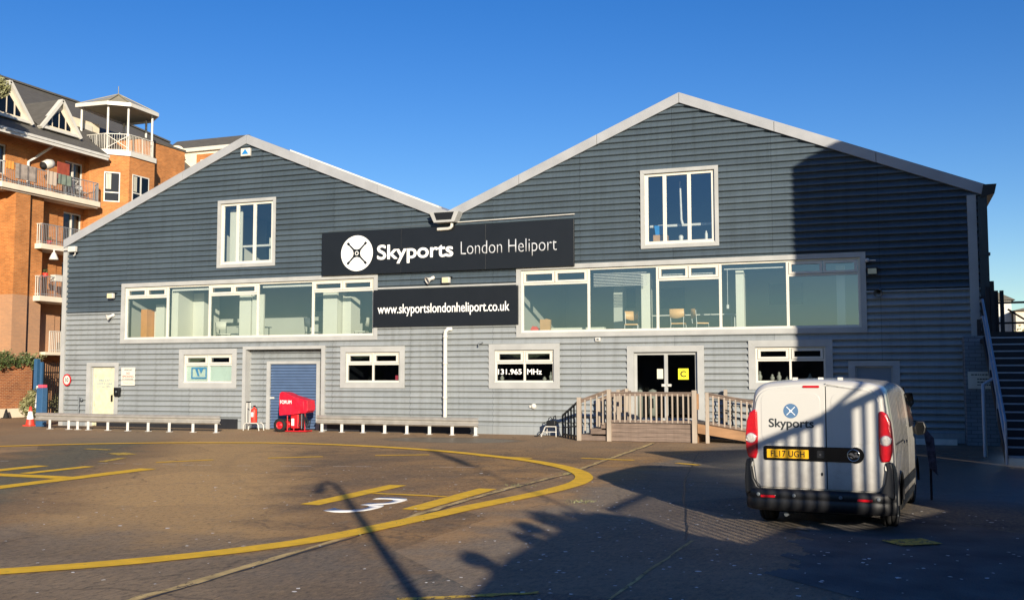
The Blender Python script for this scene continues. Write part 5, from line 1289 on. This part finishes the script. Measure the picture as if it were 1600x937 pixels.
t = empty('roadside_shrubs', 'leafless tangled shrubs between the distant houses and the landing', 'shrub', (40.5, 54, 0))
leaves('foliage', [(-3, 0, 3.8, 1.4), (0, 0, 4.3, 1.5), (3, 0, 3.9, 1.6), (-1.5, 0, 3, 1.5)], 3000, .22, M['leaf2'], t, 41); MB().tube([(0, 0, 0), (.2, 0, 4)], .15, 7).build('stem', M['bark'], t)
t = empty('leaning_panel', 'dark patterned panel standing upright beyond the right mirror of the van', 'panel', (31.33, -14.6, 0))
mb = MB(); mb.add([(-.02, 0, .5), (.10, .05, .38), (.06, .05, .95), (-.10, 0, 1.15), (-.02, .06, .5), (.10, .11, .38), (.06, .11, .95), (-.10, .06, 1.15)], [(0,1,2,3),(7,6,5,4),(0,4,5,1),(1,5,6,2),(2,6,7,3),(3,7,4,0)]); mb.build('sheet', mat('patterned_dark_sheet', '#3c4252', .35, 0, .8, 14), t)
MB().tube([(0, .08, 0), (0, .08, .5)], .02, 6).build('leg', M['blackmetal'], t)
t = empty('leaning_panel', 'small pale board lying at the foot of the wall beyond the van', 'board', (31.6, -.9, 0)); MB().box(-.6, .8, -.03, .03, 0, .16).build('board', M['white2'], t)

# ------------------------------------------------------------ furniture and small things inside the rooms
FZ = 3.05
def table(lab, loc, w, d, h, mt, ml, grp=None):
    t = empty('table', lab, 'table', loc, 0, grp); MB().prism(rrect(-w/2, w/2, -d/2, d/2, .06), h - .03, h, 'XY').build('tabletop', M[mt], t)
    for sx in (-1, 1):
        for sy in (-1, 1): MB().tube([(sx * (w/2 - .1), sy * (d/2 - .08), 0), (sx * (w/2 - .1), sy * (d/2 - .08), h - .03)], .018, 6).build('leg', M[ml], t)
    return t
table('dark office table behind the middle of the left window band', (8.0, 1.3, FZ), 1.1, .8, .74, 'greymetal', 'blackmetal')
table('dark office table by the fourth bay of the left window band', (11.5, 1.6, FZ), .9, .8, .74, 'greymetal', 'blackmetal')
chair('mesh_chair', 'grey backed chair in the second bay of the left window band', (6.9, .9, FZ), R(60), 'cream', 'blackmetal', .46, None, .5)
chair('mesh_chair', 'grey backed chair left of the table in the third bay of the left window band', (7.5, 1.0, FZ), R(-20), 'greymetal', 'blackmetal', .46, None, .45)
chair('mesh_chair', 'dark framed chair in the fourth bay of the left window band', (10.9, .8, FZ), R(70), 'greymetal', 'blackmetal', .46, None, .55)
chair('mesh_chair', 'light backed chair in the last bay of the left window band', (12.85, .9, FZ), R(-80), 'cream', 'blackmetal', .46, None, .5)
table('long pale table behind the middle of the right window band', (24.4, 1.6, FZ), 3.4, .8, .84, 'white', 'galvw')
chair('beech_chair', 'beech backed chair at the left end of the long pale table', (22.85, .75, FZ), R(10), 'beech', 'galvw', .52, None, .46)
chair('beech_chair', 'beech backed chair facing the window at the middle of the long pale table', (24.4, .7, FZ), R(180), 'beech', 'galvw', .52, None, .46)
chair('beech_chair', 'beech backed chair turned sideways at the right of the long pale table', (25.1, .75, FZ), R(120), 'beech', 'galvw', .52, None, .46)
def small(nm, lab, cat, mb, m, loc): 
    o = mb.build(nm, M[m], None, .006); o.location = loc; return tag(o, lab, cat)
small('paper_bag', 'brown paper bag on the sill of the first bay of the right window band', 'bag', MB().prism([(-.17, 0), (.17, 0), (.18, .4), (.05, .43), (-.03, .41), (-.17, .42)], -.08, .08), 'card', (20.05, .30, 3.365))
small('orange_bag', 'crumpled orange bag beside the brown paper bag on the window sill', 'bag', MB().prism([(-.13, 0), (.12, 0), (.13, .1), (.05, .19), (.0, .17), (-.06, .2), (-.13, .1)], -.07, .07), 'redcone', (19.68, .30, 3.365))
small('blue_bin', 'blue plastic box stacked on a brown carton in the top right window', 'box', MB().prism([(-.15, 0), (.15, 0), (.19, .3), (-.19, .3)], -.12, .12), 'blueplastic', (23.93, .40, 6.40))
small('carton', 'brown carton under the blue plastic box in the top right window', 'box', MB().box(-.22, .22, -.15, .15, 0, .24), 'card', (23.93, .40, 6.155))
small('white_cup', 'white pot on the sill of the middle pane of the top right window', 'pot', MB().lathe((0, 0, 0), (0, 0, 1), [(0, 0), (.06, 0), (.08, .15), (.05, .2), (0, .2)], 12), 'white', (24.6, .28, 6.155))
small('white_cup', 'white bottle on the sill of the right pane of the top right window', 'bottle', MB().lathe((0, 0, 0), (0, 0, 1), [(0, 0), (.05, 0), (.05, .2), (.025, .26), (.025, .3), (0, .3)], 12), 'white', (25.4, .28, 6.155))
small('pink_card', 'small pink card at the lower right of the window right of the shutter', 'card', MB().box(-.06, .06, 0, .02, 0, .16), 'pink', (14.68, .11, 1.78))
mb = MB()
for i, x in enumerate((18.5, 18.6, 18.68, 20.1, 20.25, 20.32, 19.65, 27.1, 27.45, 27.6, 27.75, 28.05)):
    pass
for i, (x, z, h_, lab) in enumerate(((18.56, 1.77, .2, 'white figurine at the left end of the sill under the radio frequency'), (20.05, 1.77, .13, 'small white ornament at the right of the sill under the radio frequency'), (20.28, 1.77, .30, 'tall white ornament at the right end of the sill under the radio frequency'),
        (26.98, 1.77, .3, 'white bottle at the left end of the sill of the window above the van'), (27.35, 1.77, .2, 'white jug left of centre on the sill above the van'), (27.55, 1.77, .27, 'round white jug on the sill above the van'), (27.8, 1.77, .14, 'small white cup on the sill above the van'), (28.45, 1.77, .22, 'grey jar at the right of the sill above the van'))):
    small('ornament', lab, 'ornament', MB().lathe((0, 0, 0), (0, 0, 1), [(0, 0), (.05, 0), (.075, h_ * .4), (.03, h_ * .7), (.045, h_ * .8), (0, h_)], 12), 'white', (x, .18, z))
t = empty('white_bin', 'white upright cylinder behind the left leaf of the entrance door', 'bin', (23.2, .35, .5)); MB().lathe((0, 0, 0), (0, 0, 1), [(.0, 0), (.09, 0), (.09, .95), (.0, 1.0)], 14).build('body', M['white'], t); MB().lathe((0, 0, 1.0), (0, 0, 1), [(0.09, 0), (.0, .05)], 14).build('lid', M['greymetal'], t)
t = empty('white_bin', 'wider white upright cylinder near the middle of the left leaf of the entrance door', 'bin', (23.6, .4, .5)); MB().lathe((0, 0, 0), (0, 0, 1), [(.0, 0), (.13, 0), (.13, .95), (.0, 1.0)], 14).build('body', M['white'], t); MB().box(-.06, .06, -.14, -.12, .4, .7).build('slot', M['dark'], t)
# ------------------------------------------------------------ the van (rear at local y=0, heading +Y)
van = empty('delivery_van', 'white panel van with black bumper seen from behind, parked facing the building', 'van', (29.92, -18.42, 0), R(-5))
WR = .31; YW1, YW2 = .80, 3.56
def top_z(y):
    P = [(0, 1.83), (.10, 1.865), (.5, 1.885), (2.0, 1.885), (2.75, 1.85), (3.05, 1.74), (3.35, 1.50), (3.72, 1.20), (3.95, 1.10), (4.25, .98), (4.40, .80)]
    for (a, za), (b, zb) in zip(P, P[1:]):
        if y <= b: return za + (zb - za) * (y - a) / (b - a)
    return P[-1][1]
def wid(y):
    P = [(0, .845), (.08, .872), (.3, .895), (3.4, .895), (3.9, .87), (4.2, .78), (4.40, .60)]
    for (a, za), (b, zb) in zip(P, P[1:]):
        if y <= b: return za + (zb - za) * (y - a) / (b - a)
    return P[-1][1]
def bot_z(y, arch=True):
    zb = .24
    if arch:
        for yc in (YW1, YW2):
            d = abs(y - yc)
            if d < .385: zb = max(zb, WR + math.sqrt(.385 ** 2 - d * d))
    return zb
def half(y):
    """right half outline from sill to roof centre"""
    zt, w, zb = top_z(y), wid(y), bot_z(y); pts = []
    cr = min(.20, (zt - zb) * .45); zs = zt - .035 - cr
    def side(z):
        t = max(0, (z - .95) / .95); k = max(0, (.55 - z) / .4)
        return w - .125 * t ** 1.6 * 1.0 - .02 * k
    for i in range(13):
        z = zb + (zs - zb) * i / 12; pts.append((side(z), z))
    x0 = side(zs); 
    for i in range(1, 9):
        a = R(90 * i / 8); pts.append((x0 - cr * 1.15 * (1 - math.cos(a)) , zs + cr * math.sin(a)))
    xe = pts[-1][0]
    for i in range(1, 5): pts.append((xe * (1 - i / 4), zs + cr + .035 * (1 - (1 - i / 4) ** 2)))
    return pts
ys = [0, .02, .05, .10, .2, .3]
ys += [YW1 + d for d in (-.385, -.38, -.36, -.32, -.25, -.15, 0, .15, .25, .32, .36, .38, .385)] + [1.4, 1.6, 2.0, 2.4, 2.75, 2.9, 3.05]
ys += [YW2 + d for d in (-.385, -.38, -.36, -.32, -.25, -.15, 0, .15, .25, .32, .36, .38, .385)] + [4.05, 4.15, 4.25, 4.35, 4.40]
ys = sorted(set(round(v, 4) for v in ys))
mb = MB(); rows = []
for y in ys:
    h = half(y); inset = 1.0
    if y < .05: inset = 1 - .022 * (1 - y / .05) ** 1.5
    row = [(x * inset, y, z if z < 1.0 else z - (1 - inset) * .8) for x, z in h]; row = row + [(-x, y_, z) for x, y_, z in row[-2::-1]]; rows.append(row)
k = len(rows[0])
mb.add([v for r in rows for v in r], [(i*k+j, i*k+j+1, (i+1)*k+j+1, (i+1)*k+j) for i in range(len(rows)-1) for j in range(k-1)], True)
mb.add(rows[0], [tuple(range(k))]); mb.add(rows[-1], [tuple(range(k))])
body = mb.build('body', M['vanwhite'], van)
MB().box(-.62, .62, .1, 4.2, .2, .62).box(-.86, .86, 1.25, 3.15, .16, .3).build('underbody', M['rubber'], van)
for yc in (YW1, YW2):
    MB().box(-.84, -.60, yc - .42, yc + .42, .62, .74).box(.60, .84, yc - .42, yc + .42, .62, .74).build('wheel_well', M['rubber'], van)
# rear doors: slightly proud panels, the left one wider
out = [(x * .978, z - .018 if z > 1 else z) for x, z in half(0)]
def door_poly(xa, xb, zb=.515, ins=.035):
    P = []
    edge = [(x - ins, z - (ins if z > 1.6 else 0)) for x, z in half(0) if z >= zb and x > .0]
    right = [(min(x, .80) if z > .6 else min(x, .76), min(z, 1.805)) for x, z in edge]
    full = [(-x, z) for x, z in right] 
    if xb > .5:   # right leaf: from seam to right edge
        return [(xa, zb), (.70, zb), (.755, .58)] + right[3:] + [(xa, min(right[-1][1] + .012, 1.815))]
    lf = [(-x, z) for x, z in right[3:]][::-1]
    return [(xb, zb), (xb, min(right[-1][1] + .012, 1.815))] + lf + [(-.755, .58), (-.70, zb)]
SEAM = .115
dl = MB().prism(door_poly(-1, SEAM - .005), -.022, .01).build('rear_door', M['vanwhite'], van, .008)
dr = MB().prism(door_poly(SEAM + .005, 1), -.022, .01).build('rear_door', M['vanwhite'], van, .008)
# pressed lines of the doors
for par, x0, x1 in ((dl, -.68, .05), (dr, .18, .68)):
    MB().prism(rrect(x0, x1, 1.08, 1.70, .10), -.0265, -.0222).build('pressed_panel', M['vanwhite'], par, .004)
MB().box(SEAM - .004, SEAM + .004, -.020, .0, .515, 1.82).build('door_gap', M['rubber'], van)
# plate recess bar
bar_ = MB().prism(rrect(-.66, .50, .855, 1.035, .03, 5), -.034, -.0225).build('handle_bar', M['gloss_black'], van, .004)
disc(MB(), .46, .945, .098, -.036, -.0226, 40).build('bar_end', M['gloss_black'], bar_)
mb = MB(); n = 40
mb.lathe((.435, -.038, .945), (0, -1, 0), [(.072, 0), (.076, .006), (.070, .010), (.064, .006), (.064, 0)], 36)
mb.prism([(.37, .955), (.40, .975), (.425, .972), (.445, .948), (.47, .955), (.50, .935), (.488, .918), (.46, .925), (.44, .915), (.425, .935), (.40, .948)], -.046, -.038)
mb.prism([(.385, .925), (.41, .905), (.43, .905), (.41, .93)], -.046, -.038); mb.prism([(.44, .965), (.47, .985), (.49, .975), (.465, .96)], -.046, -.038)
mb.build('round_emblem', M['chrome'], bar_)
np_ = MB().prism(rrect(-.615, -.10, .885, .995, .008), -.042, -.0345).build('number_plate', M['plate'], van)
text('plate_lettering', 'FL17 UGH', M['platetext'], np_, (-.565, -.15, .902, .978), -.0445, .015, .002, spacing=1.05)
MB().prism(rrect(.0, .09, .90, .99, .015), -.037, -.0342).build('handle_catch', M['blackmetal'], bar_)
disc(MB(), .04, .94, .012, -.042, -.0372, 16).build('lock', M['chrome'], bar_)
disc(MB(), .055, .70, .022, -.027, -.0222, 18, .013).build('key_hole', M['blackmetal'], dl)
bl = MB().prism(rrect(-.16, .045, 1.765, 1.795, .014), -.032, -.0222).build('brake_light', M['lamp_red'], van, .003)
lg = disc(MB(), -.31, 1.475, .092, -.0285, -.0268, 44).build('door_emblem', M['logoblue'], dl)
mb = MB()
for kk in range(4):
    a = R(45 + 90 * kk); ca, sa = math.cos(a), math.sin(a)
    mb.prism([(-.31 + (u * ca - v * sa) * .092, 1.475 + (u * sa + v * ca) * .092) for u, v in [(.08, -.09), (.35, -.035), (.78, -.05), (.80, 0), (.78, .05), (.35, .035), (.08, .09)]], -.0305, -.0286)
mb.build('emblem_rotor', M['letter'], lg); disc(MB(), -.31, 1.475, .014, -.0308, -.0286, 16).build('emblem_hub', M['letter'], lg)
text('door_lettering', 'Skyports', mat('dark_van_letters', '#23282c', .5, 0, .02), dl, (-.585, -.035, 1.235, 1.375), -.0285, .03, .0015)
# hinges
for x in (-.815, .815):
    for z in (.80,): MB().prism(rrect(x - .022, x + .022, z - .03, z + .03, .012), -.04, .0).build('hinge', M['white'], van, .004)
# tail lamps: tall curved clusters wrapped round the corners
for s in (-1, 1):
    pr = [(.765, .862), (.866, .882), (.893, 1.0), (.895, 1.18), (.880, 1.34), (.84, 1.45), (.785, 1.49), (.742, 1.478), (.736, 1.2), (.742, .95)]
    P = [(s * (x - .01), z) for x, z in pr]
    if s < 0: P = P[::-1]
    tl = MB().prism(P, -.045, .10).build('tail_lamp', M['lamp_red'], van, .022)
    MB().lathe((s * .812, -.046, 1.13), (0, -1, 0), [(0, .005), (.04, .004), (.060, .002), (.062, -.010)], 28).build('reversing_lamp', M['lamp_clear'], tl)
    MB().lathe((s * .812, -.046, 1.13), (0, -1, 0), [(.062, -.01), (.067, .005), (.072, -.01)], 28).build('lamp_ring', M['chrome'], tl)
    # dark corner cladding below the lamps
    cpr = [(.70, .50), (.90, .42), (.905, .62), (.895, .80), (.878, .87), (.80, .865), (.815, .78), (.79, .62), (.745, .53)]
    P = [(s * (x - .004), z) for x, z in cpr]; P = P if s > 0 else P[::-1]
    MB().prism(P, -.05, .42).build('bumper_corner', M['vanblack'], van, .02)
# bumper
prof = [(-.04, .50), (-.085, .495), (-.10, .46), (-.105, .40), (-.09, .385), (-.10, .37), (-.095, .29), (-.06, .24), (.0, .225), (.1, .22)]
mb = MB(); xs = [-.905, -.90, -.86, -.78, -.6, -.3, 0, .3, .6, .78, .86, .90, .905]
def off(x): return .0 if abs(x) < .78 else (abs(x) - .78) * 1.1 if abs(x) < .88 else .16
rows = [[(x, p[0] + off(x), p[1]) for p in prof] + [(x, .30, .22), (x, .30, .50)] for x in xs]; k = len(rows[0])
mb.add([v for r in rows for v in r], [(i*k+j, i*k+(j+1) % k, (i+1)*k+(j+1) % k, (i+1)*k+j) for i in range(len(rows)-1) for j in range(k)], True)
mb.add(rows[0], [tuple(range(k))]); mb.add(rows[-1], [tuple(range(k))])
bp = mb.build('bumper', M['vanblack'], van)
for x in (-.60, .56): MB().prism(rrect(x - .09, x + .09, .395, .425, .008), -.112, -.09).build('reflector', M['lamp_red'], bp, .003)
for x in (-.72, -.28, .28, .72): MB().lathe((x, -.098, .43), (0, -1, 0), [(.022, 0), (.024, .01), (.015, .014), (0, .012)], 18).build('parking_sensor', M['greymetal'], bp)
MB().tube([(-.42, .12, .17), (-.30, .9, .2)], .03, 10).build('exhaust', M['greymetal'], van); MB().box(.1, .55, .35, .9, .17, .2).build('silencer', M['blackmetal'], van)
MB().tube([(-.7, YW1, .3), (.7, YW1, .3)], .045, 10).build('axle', M['rubber'], van)
# wheels
def wheel(x, y, s, name='wheel'):
    W = .20
    w = MB().lathe((x - s * W / 2 * 0 - s * W, y, WR), (s, 0, 0), [(.19, 0), (.25, -.004), (.295, .01), (.31, .035), (.312, .06), (.305, .062), (.305, .07), (.312, .072), (.312, .128), (.305, .13), (.305, .138), (.312, .14), (.31, .165), (.295, .19), (.25, .204), (.19, .2)], 40).build(name, M['rubber'], van)
    MB().lathe((x - s * .2, y, WR), (s, 0, 0), [(0, .19), (.05, .195), (.06, .17), (.16, .15), (.185, .19), (.195, .195), (.195, 0), (0, .05)], 36).build('rim', M['greymetal'], w)
for s in (-1, 1):
    wheel(s * .86, YW1, s); wheel(s * .86, YW2, s)
# arches trims and side mouldings (dark), side glass, door lines
def side_x(y, z):
    h = half(y)
    for (x0, z0), (x1, z1) in zip(h[:20], h[1:21]):
        if z0 <= z <= z1: return x0 + (x1 - x0) * (z - z0) / max(1e-6, z1 - z0)
    return h[0][0]
def side_patch(nm, m, s, yz, par=None, d=.004, nsub=6):
    (y0, y1, y2, y3), (z0, z1) = yz[0], yz[1]   # bottom y0..y1, top y3..y2
    mb = MB(); vs = []
    for i in range(nsub + 1):
        z = z0 + (z1 - z0) * i / nsub
        a = y0 + (y3 - y0) * i / nsub; b = y1 + (y2 - y1) * i / nsub
        for j in range(nsub + 1):
            y = a + (b - a) * j / nsub; vs.append((s * (side_x(y, z) + d), y, z))
    n = nsub + 1
    mb.add(vs, [(i*n+j, i*n+j+1, (i+1)*n+j+1, (i+1)*n+j) for i in range(nsub) for j in range(nsub)], True)
    return mb.build(nm, m, par or van)
for s in (-1, 1):
    side_patch('side_window', M['gloss_black'], s, ((2.55, 3.62, 3.18, 2.60), (1.18, 1.66)))
    side_patch('side_moulding', M['vanblack'], s, ((1.2, 3.15, 3.15, 1.2), (.42, .56)), d=.012)
    side_patch('sill_moulding', M['vanblack'], s, ((1.2, 3.15, 3.15, 1.2), (.24, .34)), d=.010)
    for y in (1.42, 2.48): side_patch('door_line', M['rubber'], s, ((y, y + .01, y + .01, y), (.36, 1.62)), d=.002)
    side_patch('slide_rail', M['rubber'], s, ((.35, 1.42, 1.42, .35), (1.055, 1.075)), d=.003)
    side_patch('handle', M['blackmetal'], s, ((1.50, 1.66, 1.66, 1.50), (1.02, 1.06)), d=.03)
    # arch lips
    for yc in (YW1, YW2):
        mb = MB(); mb.tube([(s * (side_x(yc, .7) + .0), yc + .385 * math.cos(R(a)), WR + .385 * math.sin(R(a))) for a in range(0, 181, 12)], .022, 6); mb.build('arch_lip', M['vanblack'], van)
    # mirror
    mi = MB(); mi.prism([(s * .93, 1.04), (s * 1.05, 1.05), (s * 1.08, 1.16), (s * 1.05, 1.25), (s * .94, 1.25), (s * .91, 1.15)][::s], 3.02, 3.16); mo = mi.build('wing_mirror', M['vanblack'], van, .03)
    MB().prism([(s * .95, 1.06), (s * 1.04, 1.07), (s * 1.06, 1.16), (s * 1.04, 1.23), (s * .95, 1.23)][::s], 3.005, 3.021).build('mirror_glass', M['gloss_black'], mo)
    MB().box(min(s * .86, s * 1.0), max(s * .86, s * 1.0), 3.06, 3.14, 1.06, 1.16).build('arm', M['vanblack'], mo)
# roof lip dots
for x in (-.3, .02, .26): MB().box(x - .03, x + .03, .25, .3, 1.86, 1.895).build('roof_fitting', M['white2'], van)
mb = MB(); mb.add([(-.78, 3.06, 1.72), (.78, 3.06, 1.72), (.84, 3.68, 1.235), (-.84, 3.68, 1.235)], [(0, 1, 2, 3)]); mb.build('windscreen', M['gloss_black'], van, weld='keep', loc=(0, .02, .02))

# ------------------------------------------------------------ behind the camera: inferred shadow casters, and shapes added for shade and reflections
AZ, TE = SUN_AZ, math.tan(SUN_EL)
def us(u, s_, z=0.): return Vector((u * math.cos(AZ) - s_ * math.sin(AZ), u * math.sin(AZ) + s_ * math.cos(AZ), z))
def to_us(P): return (P[0] * math.cos(AZ) + P[1] * math.sin(AZ), -P[0] * math.sin(AZ) + P[1] * math.cos(AZ))
def caster(P, s_c):                       # point at distance line s_c that shades P
    u, s_ = to_us(P); return us(u, s_c, P[2] + (s_ - s_c) * TE)
wk = empty('raised_walkway', 'raised concrete walkway with a steel baluster railing beside the photographer', 'walkway')
top = [((27.4, -23.6, 0), -45.8), ((26.99, -21.45, 0), -45.0), ((26.84, -17.67, 0), -43.2)]
tp = [caster(P, s_) for P, s_ in top]
def wall_poly(par, pts, zb, th=.14, nm='wall', m='render'):
    mb = MB()
    for a, b in zip(pts, pts[1:]):
        d = (b - a); d.z = 0; d.normalize(); nn = Vector((-d.y, d.x, 0)) * th / 2
        vs = [Vector((a.x, a.y, zb)) - nn, Vector((b.x, b.y, zb)) - nn, b - nn, a - nn, Vector((a.x, a.y, zb)) + nn, Vector((b.x, b.y, zb)) + nn, b + nn, a + nn]
        mb.add(vs, [(0,1,2,3),(7,6,5,4),(0,4,5,1),(1,5,6,2),(2,6,7,3),(3,7,4,0)])
    return mb.build(nm, M[m], par)
tp = [p.copy() for p in tp]
wall_poly(wk, tp, 0)
hr = [caster((26.9, -17.3, -.03), -43.1), caster((29.16, -18.4, 1.02), -40.4), caster((29.95, -18.4, 1.36), -39.7), caster((30.64, -18.4, 1.70), -39.0)]
ext = hr[-1] + (hr[-1] - hr[-2]).normalized() * 2.2; hr.append(ext)
bs = [caster((26.84, -17.67, 0), -43.2), caster((27.4, -18.0, 0), -42.9), caster((28.0, -18.9, 0), -42.2), caster((28.65, -19.5, 0), -41.6), caster((29.3, -19.9, 0), -40.4), caster((29.9, -18.7, .12), -39.6), caster((30.7, -18.7, .12), -39.0), caster((31.1, -18.0, .12), -38.7)]
bs.append(caster((32.5, -16.2, .3), -38.2)); bs.append(caster((34.5, -14.6, .8), -37.2))
wall_poly(wk, bs, 0, .3)
mb = MB()
for a, b in zip(hr, hr[1:]): mb.bar(a, b, .08, .09)
mb.build('hand_rail', M['greymetal'], wk)
mb = MB(); mb.bar(caster((30.0, -18.4, 1.42), -39.6), caster((30.58, -18.4, 1.93), -39.0), .04, .04); mb.build('brace', M['greymetal'], wk)
def lerp_poly(P, u):
    for a, b in zip(P, P[1:]):
        ua, ub = to_us(a)[0], to_us(b)[0]
        if ua <= u <= ub: return a.lerp(b, (u - ua) / (ub - ua))
    return P[0] if u < to_us(P[0])[0] else P[-1]
u0 = to_us(bs[0])[0]; u1 = to_us(hr[-1])[0]; u = u0
UP = to_us((30.12, -18.4))[0]
while u < u1:
    a = lerp_poly(hr, u)
    if u < UP - .12 or u > UP + .1: MB().box(a.x - .021, a.x + .021, a.y - .021, a.y + .021, 1.4, a.z).build('baluster', M['greymetal'], wk)
    u += .121
p = lerp_poly(hr, UP); MB().box(p.x - .1, p.x + .1, p.y - .1, p.y + .1, 0, p.z + .03).build('post', M['greymetal'], wk)
iv = empty('shadow_edge_leaves', 'leaf clumps added out of view on the walkway wall to break up its shadow edge', 'plant')  # unseen foliage, added only to roughen the wall's shadow edge
random.seed(17); bl_ = []
for i in range(4, 9):
    p = tp[0].lerp(tp[1], i / 8) if i < 5 else tp[1].lerp(tp[2], (i - 4) / 5)
    bl_.append((p.x + random.uniform(-.1, .1), p.y + random.uniform(-.1, .1), p.z + random.uniform(-.05, .25), random.uniform(.12, .24), 1, 1, 1))
leaves('foliage', bl_, 1400, .08, M['leaf'], iv, 61)
MB().tube([(tp[1].x, tp[1].y - .15, 0), (tp[1].x - .1, tp[1].y - .15, 1.5), (tp[1].x, tp[1].y - .1, tp[1].z)], .03, 7).build('stem', M['bark'], iv)
lo_b = empty('shade_block', 'low brick outbuilding added out of view to shade the ground right of the van', 'building')  # unseen block added to keep the ground right of the van dark
def usbox(par, u0, u1, s0, s1, z0, z1, nm, m):
    P = [us(u0, s0), us(u1, s0), us(u1, s1), us(u0, s1)]
    return MB().prism([(p.x, p.y) for p in P], z0, z1, 'XY').build(nm, M[m], par)
usbox(lo_b, 17.1, 23.0, -37.5, -33.3, 0, 3.6, 'wall', 'brick_ware'); usbox(lo_b, 17.0, 23.0, -37.6, -33.2, 3.6, 3.8, 'roof', 'slate')
hb = empty('neighbour_warehouse', 'tall brick warehouse behind the camera on the right', 'building')
ue = to_us((28.05, 0))[0]
def zat(w, s_=-30.0): return w - s_ * TE
PT = [(28.05, 1), (28.05, 8.2), (28.55, 8.52), (29.3, 8.85), (31.5, 9.3), (45, 6.0), (45, 1)]
poly = []
for X_, Z_ in PT:
    u_, s_ = to_us((X_, 0)); poly.append((u_, (Z_ + (s_ + 30.0) * TE) if Z_ > 1 else 0))
mb = MB(); P0 = [us(u_, -30.0, z_) for u_, z_ in poly]; P1 = [us(u_, -38.0, z_ - .0) for u_, z_ in poly]; n = len(P0)
mb.add(P0 + P1, [tuple(range(n)), tuple(range(n, 2*n))[::-1]] + [(i, (i + 1) % n, (i + 1) % n + n, i + n) for i in range(n)]); mb.build('wall', M['brick_ware'], hb)
def lamp(name, lab, head, h, r, armv, second=False):
    hx, hy = head; u_, s_ = to_us((hx, hy)); sb = s_ - h / TE; b = us(u_, sb)
    t = empty('lamp_post', lab, 'lamp post', (b.x, b.y, 0))
    MB().tube([(0, 0, 0), (0, 0, h * .93)], r, 12, r2=r * .75).build('pole', M['greymetal'], t)
    U = Vector((math.cos(AZ), math.sin(AZ), 0))
    def q(a, z): return tuple(U * a + Vector((0, 0, z)))
    if armv == 'hook':
        MB().tube([q(0, h * .92), q(-.02, h * .99), q(-.12, h * 1.02), q(-.26, h * 1.0), q(-.32, h * .96)], r * .7, 8).build('arm', M['greymetal'], t)
        MB().tube([q(-.28, h * .96), q(-.44, h * .93)], .10, 10, r2=.07).build('lamp_head', M['greymetal'], t)
    else:
        MB().tube([q(0, h * .86), q(-.02, h * .91), q(-.10, h * 1.0)], .16, 10, r2=.10).build('lamp_head', M['greymetal'], t)
lamp('lamp_post', 'grey lamp post with a hooked head just behind the photographer', (21.45, -15.6), 5.3, .085, 'hook')
lamp('lamp_post', 'tall thin lamp post with an elongated head farther behind the photographer', (19.7, -7.6), 8.5, .035, 'long')
wr = empty('reflection_sheds', 'row of dark brick sheds added out of view to darken the window reflections', 'building')  # unseen sheds added so the panes reflect something dark at the horizon
for i in range(7):
    x = -60 + i * 24
    MB().box(x, x + 23.5, -100, -86, 0, 3.9).build('wall', M['brick_ware'], wr); MB().prism([(x - .3, 3.9), (x + 23.8, 3.9), (x + 11.8, 5.4)], -100.5, -85.5).build('roof', M['slate'], wr)
    for k in range(4): MB().box(x + 3 + k * 5, x + 5 + k * 5, -86, -85.9, 1.2, 2.8).build('window', M['gloss_black'], wr)
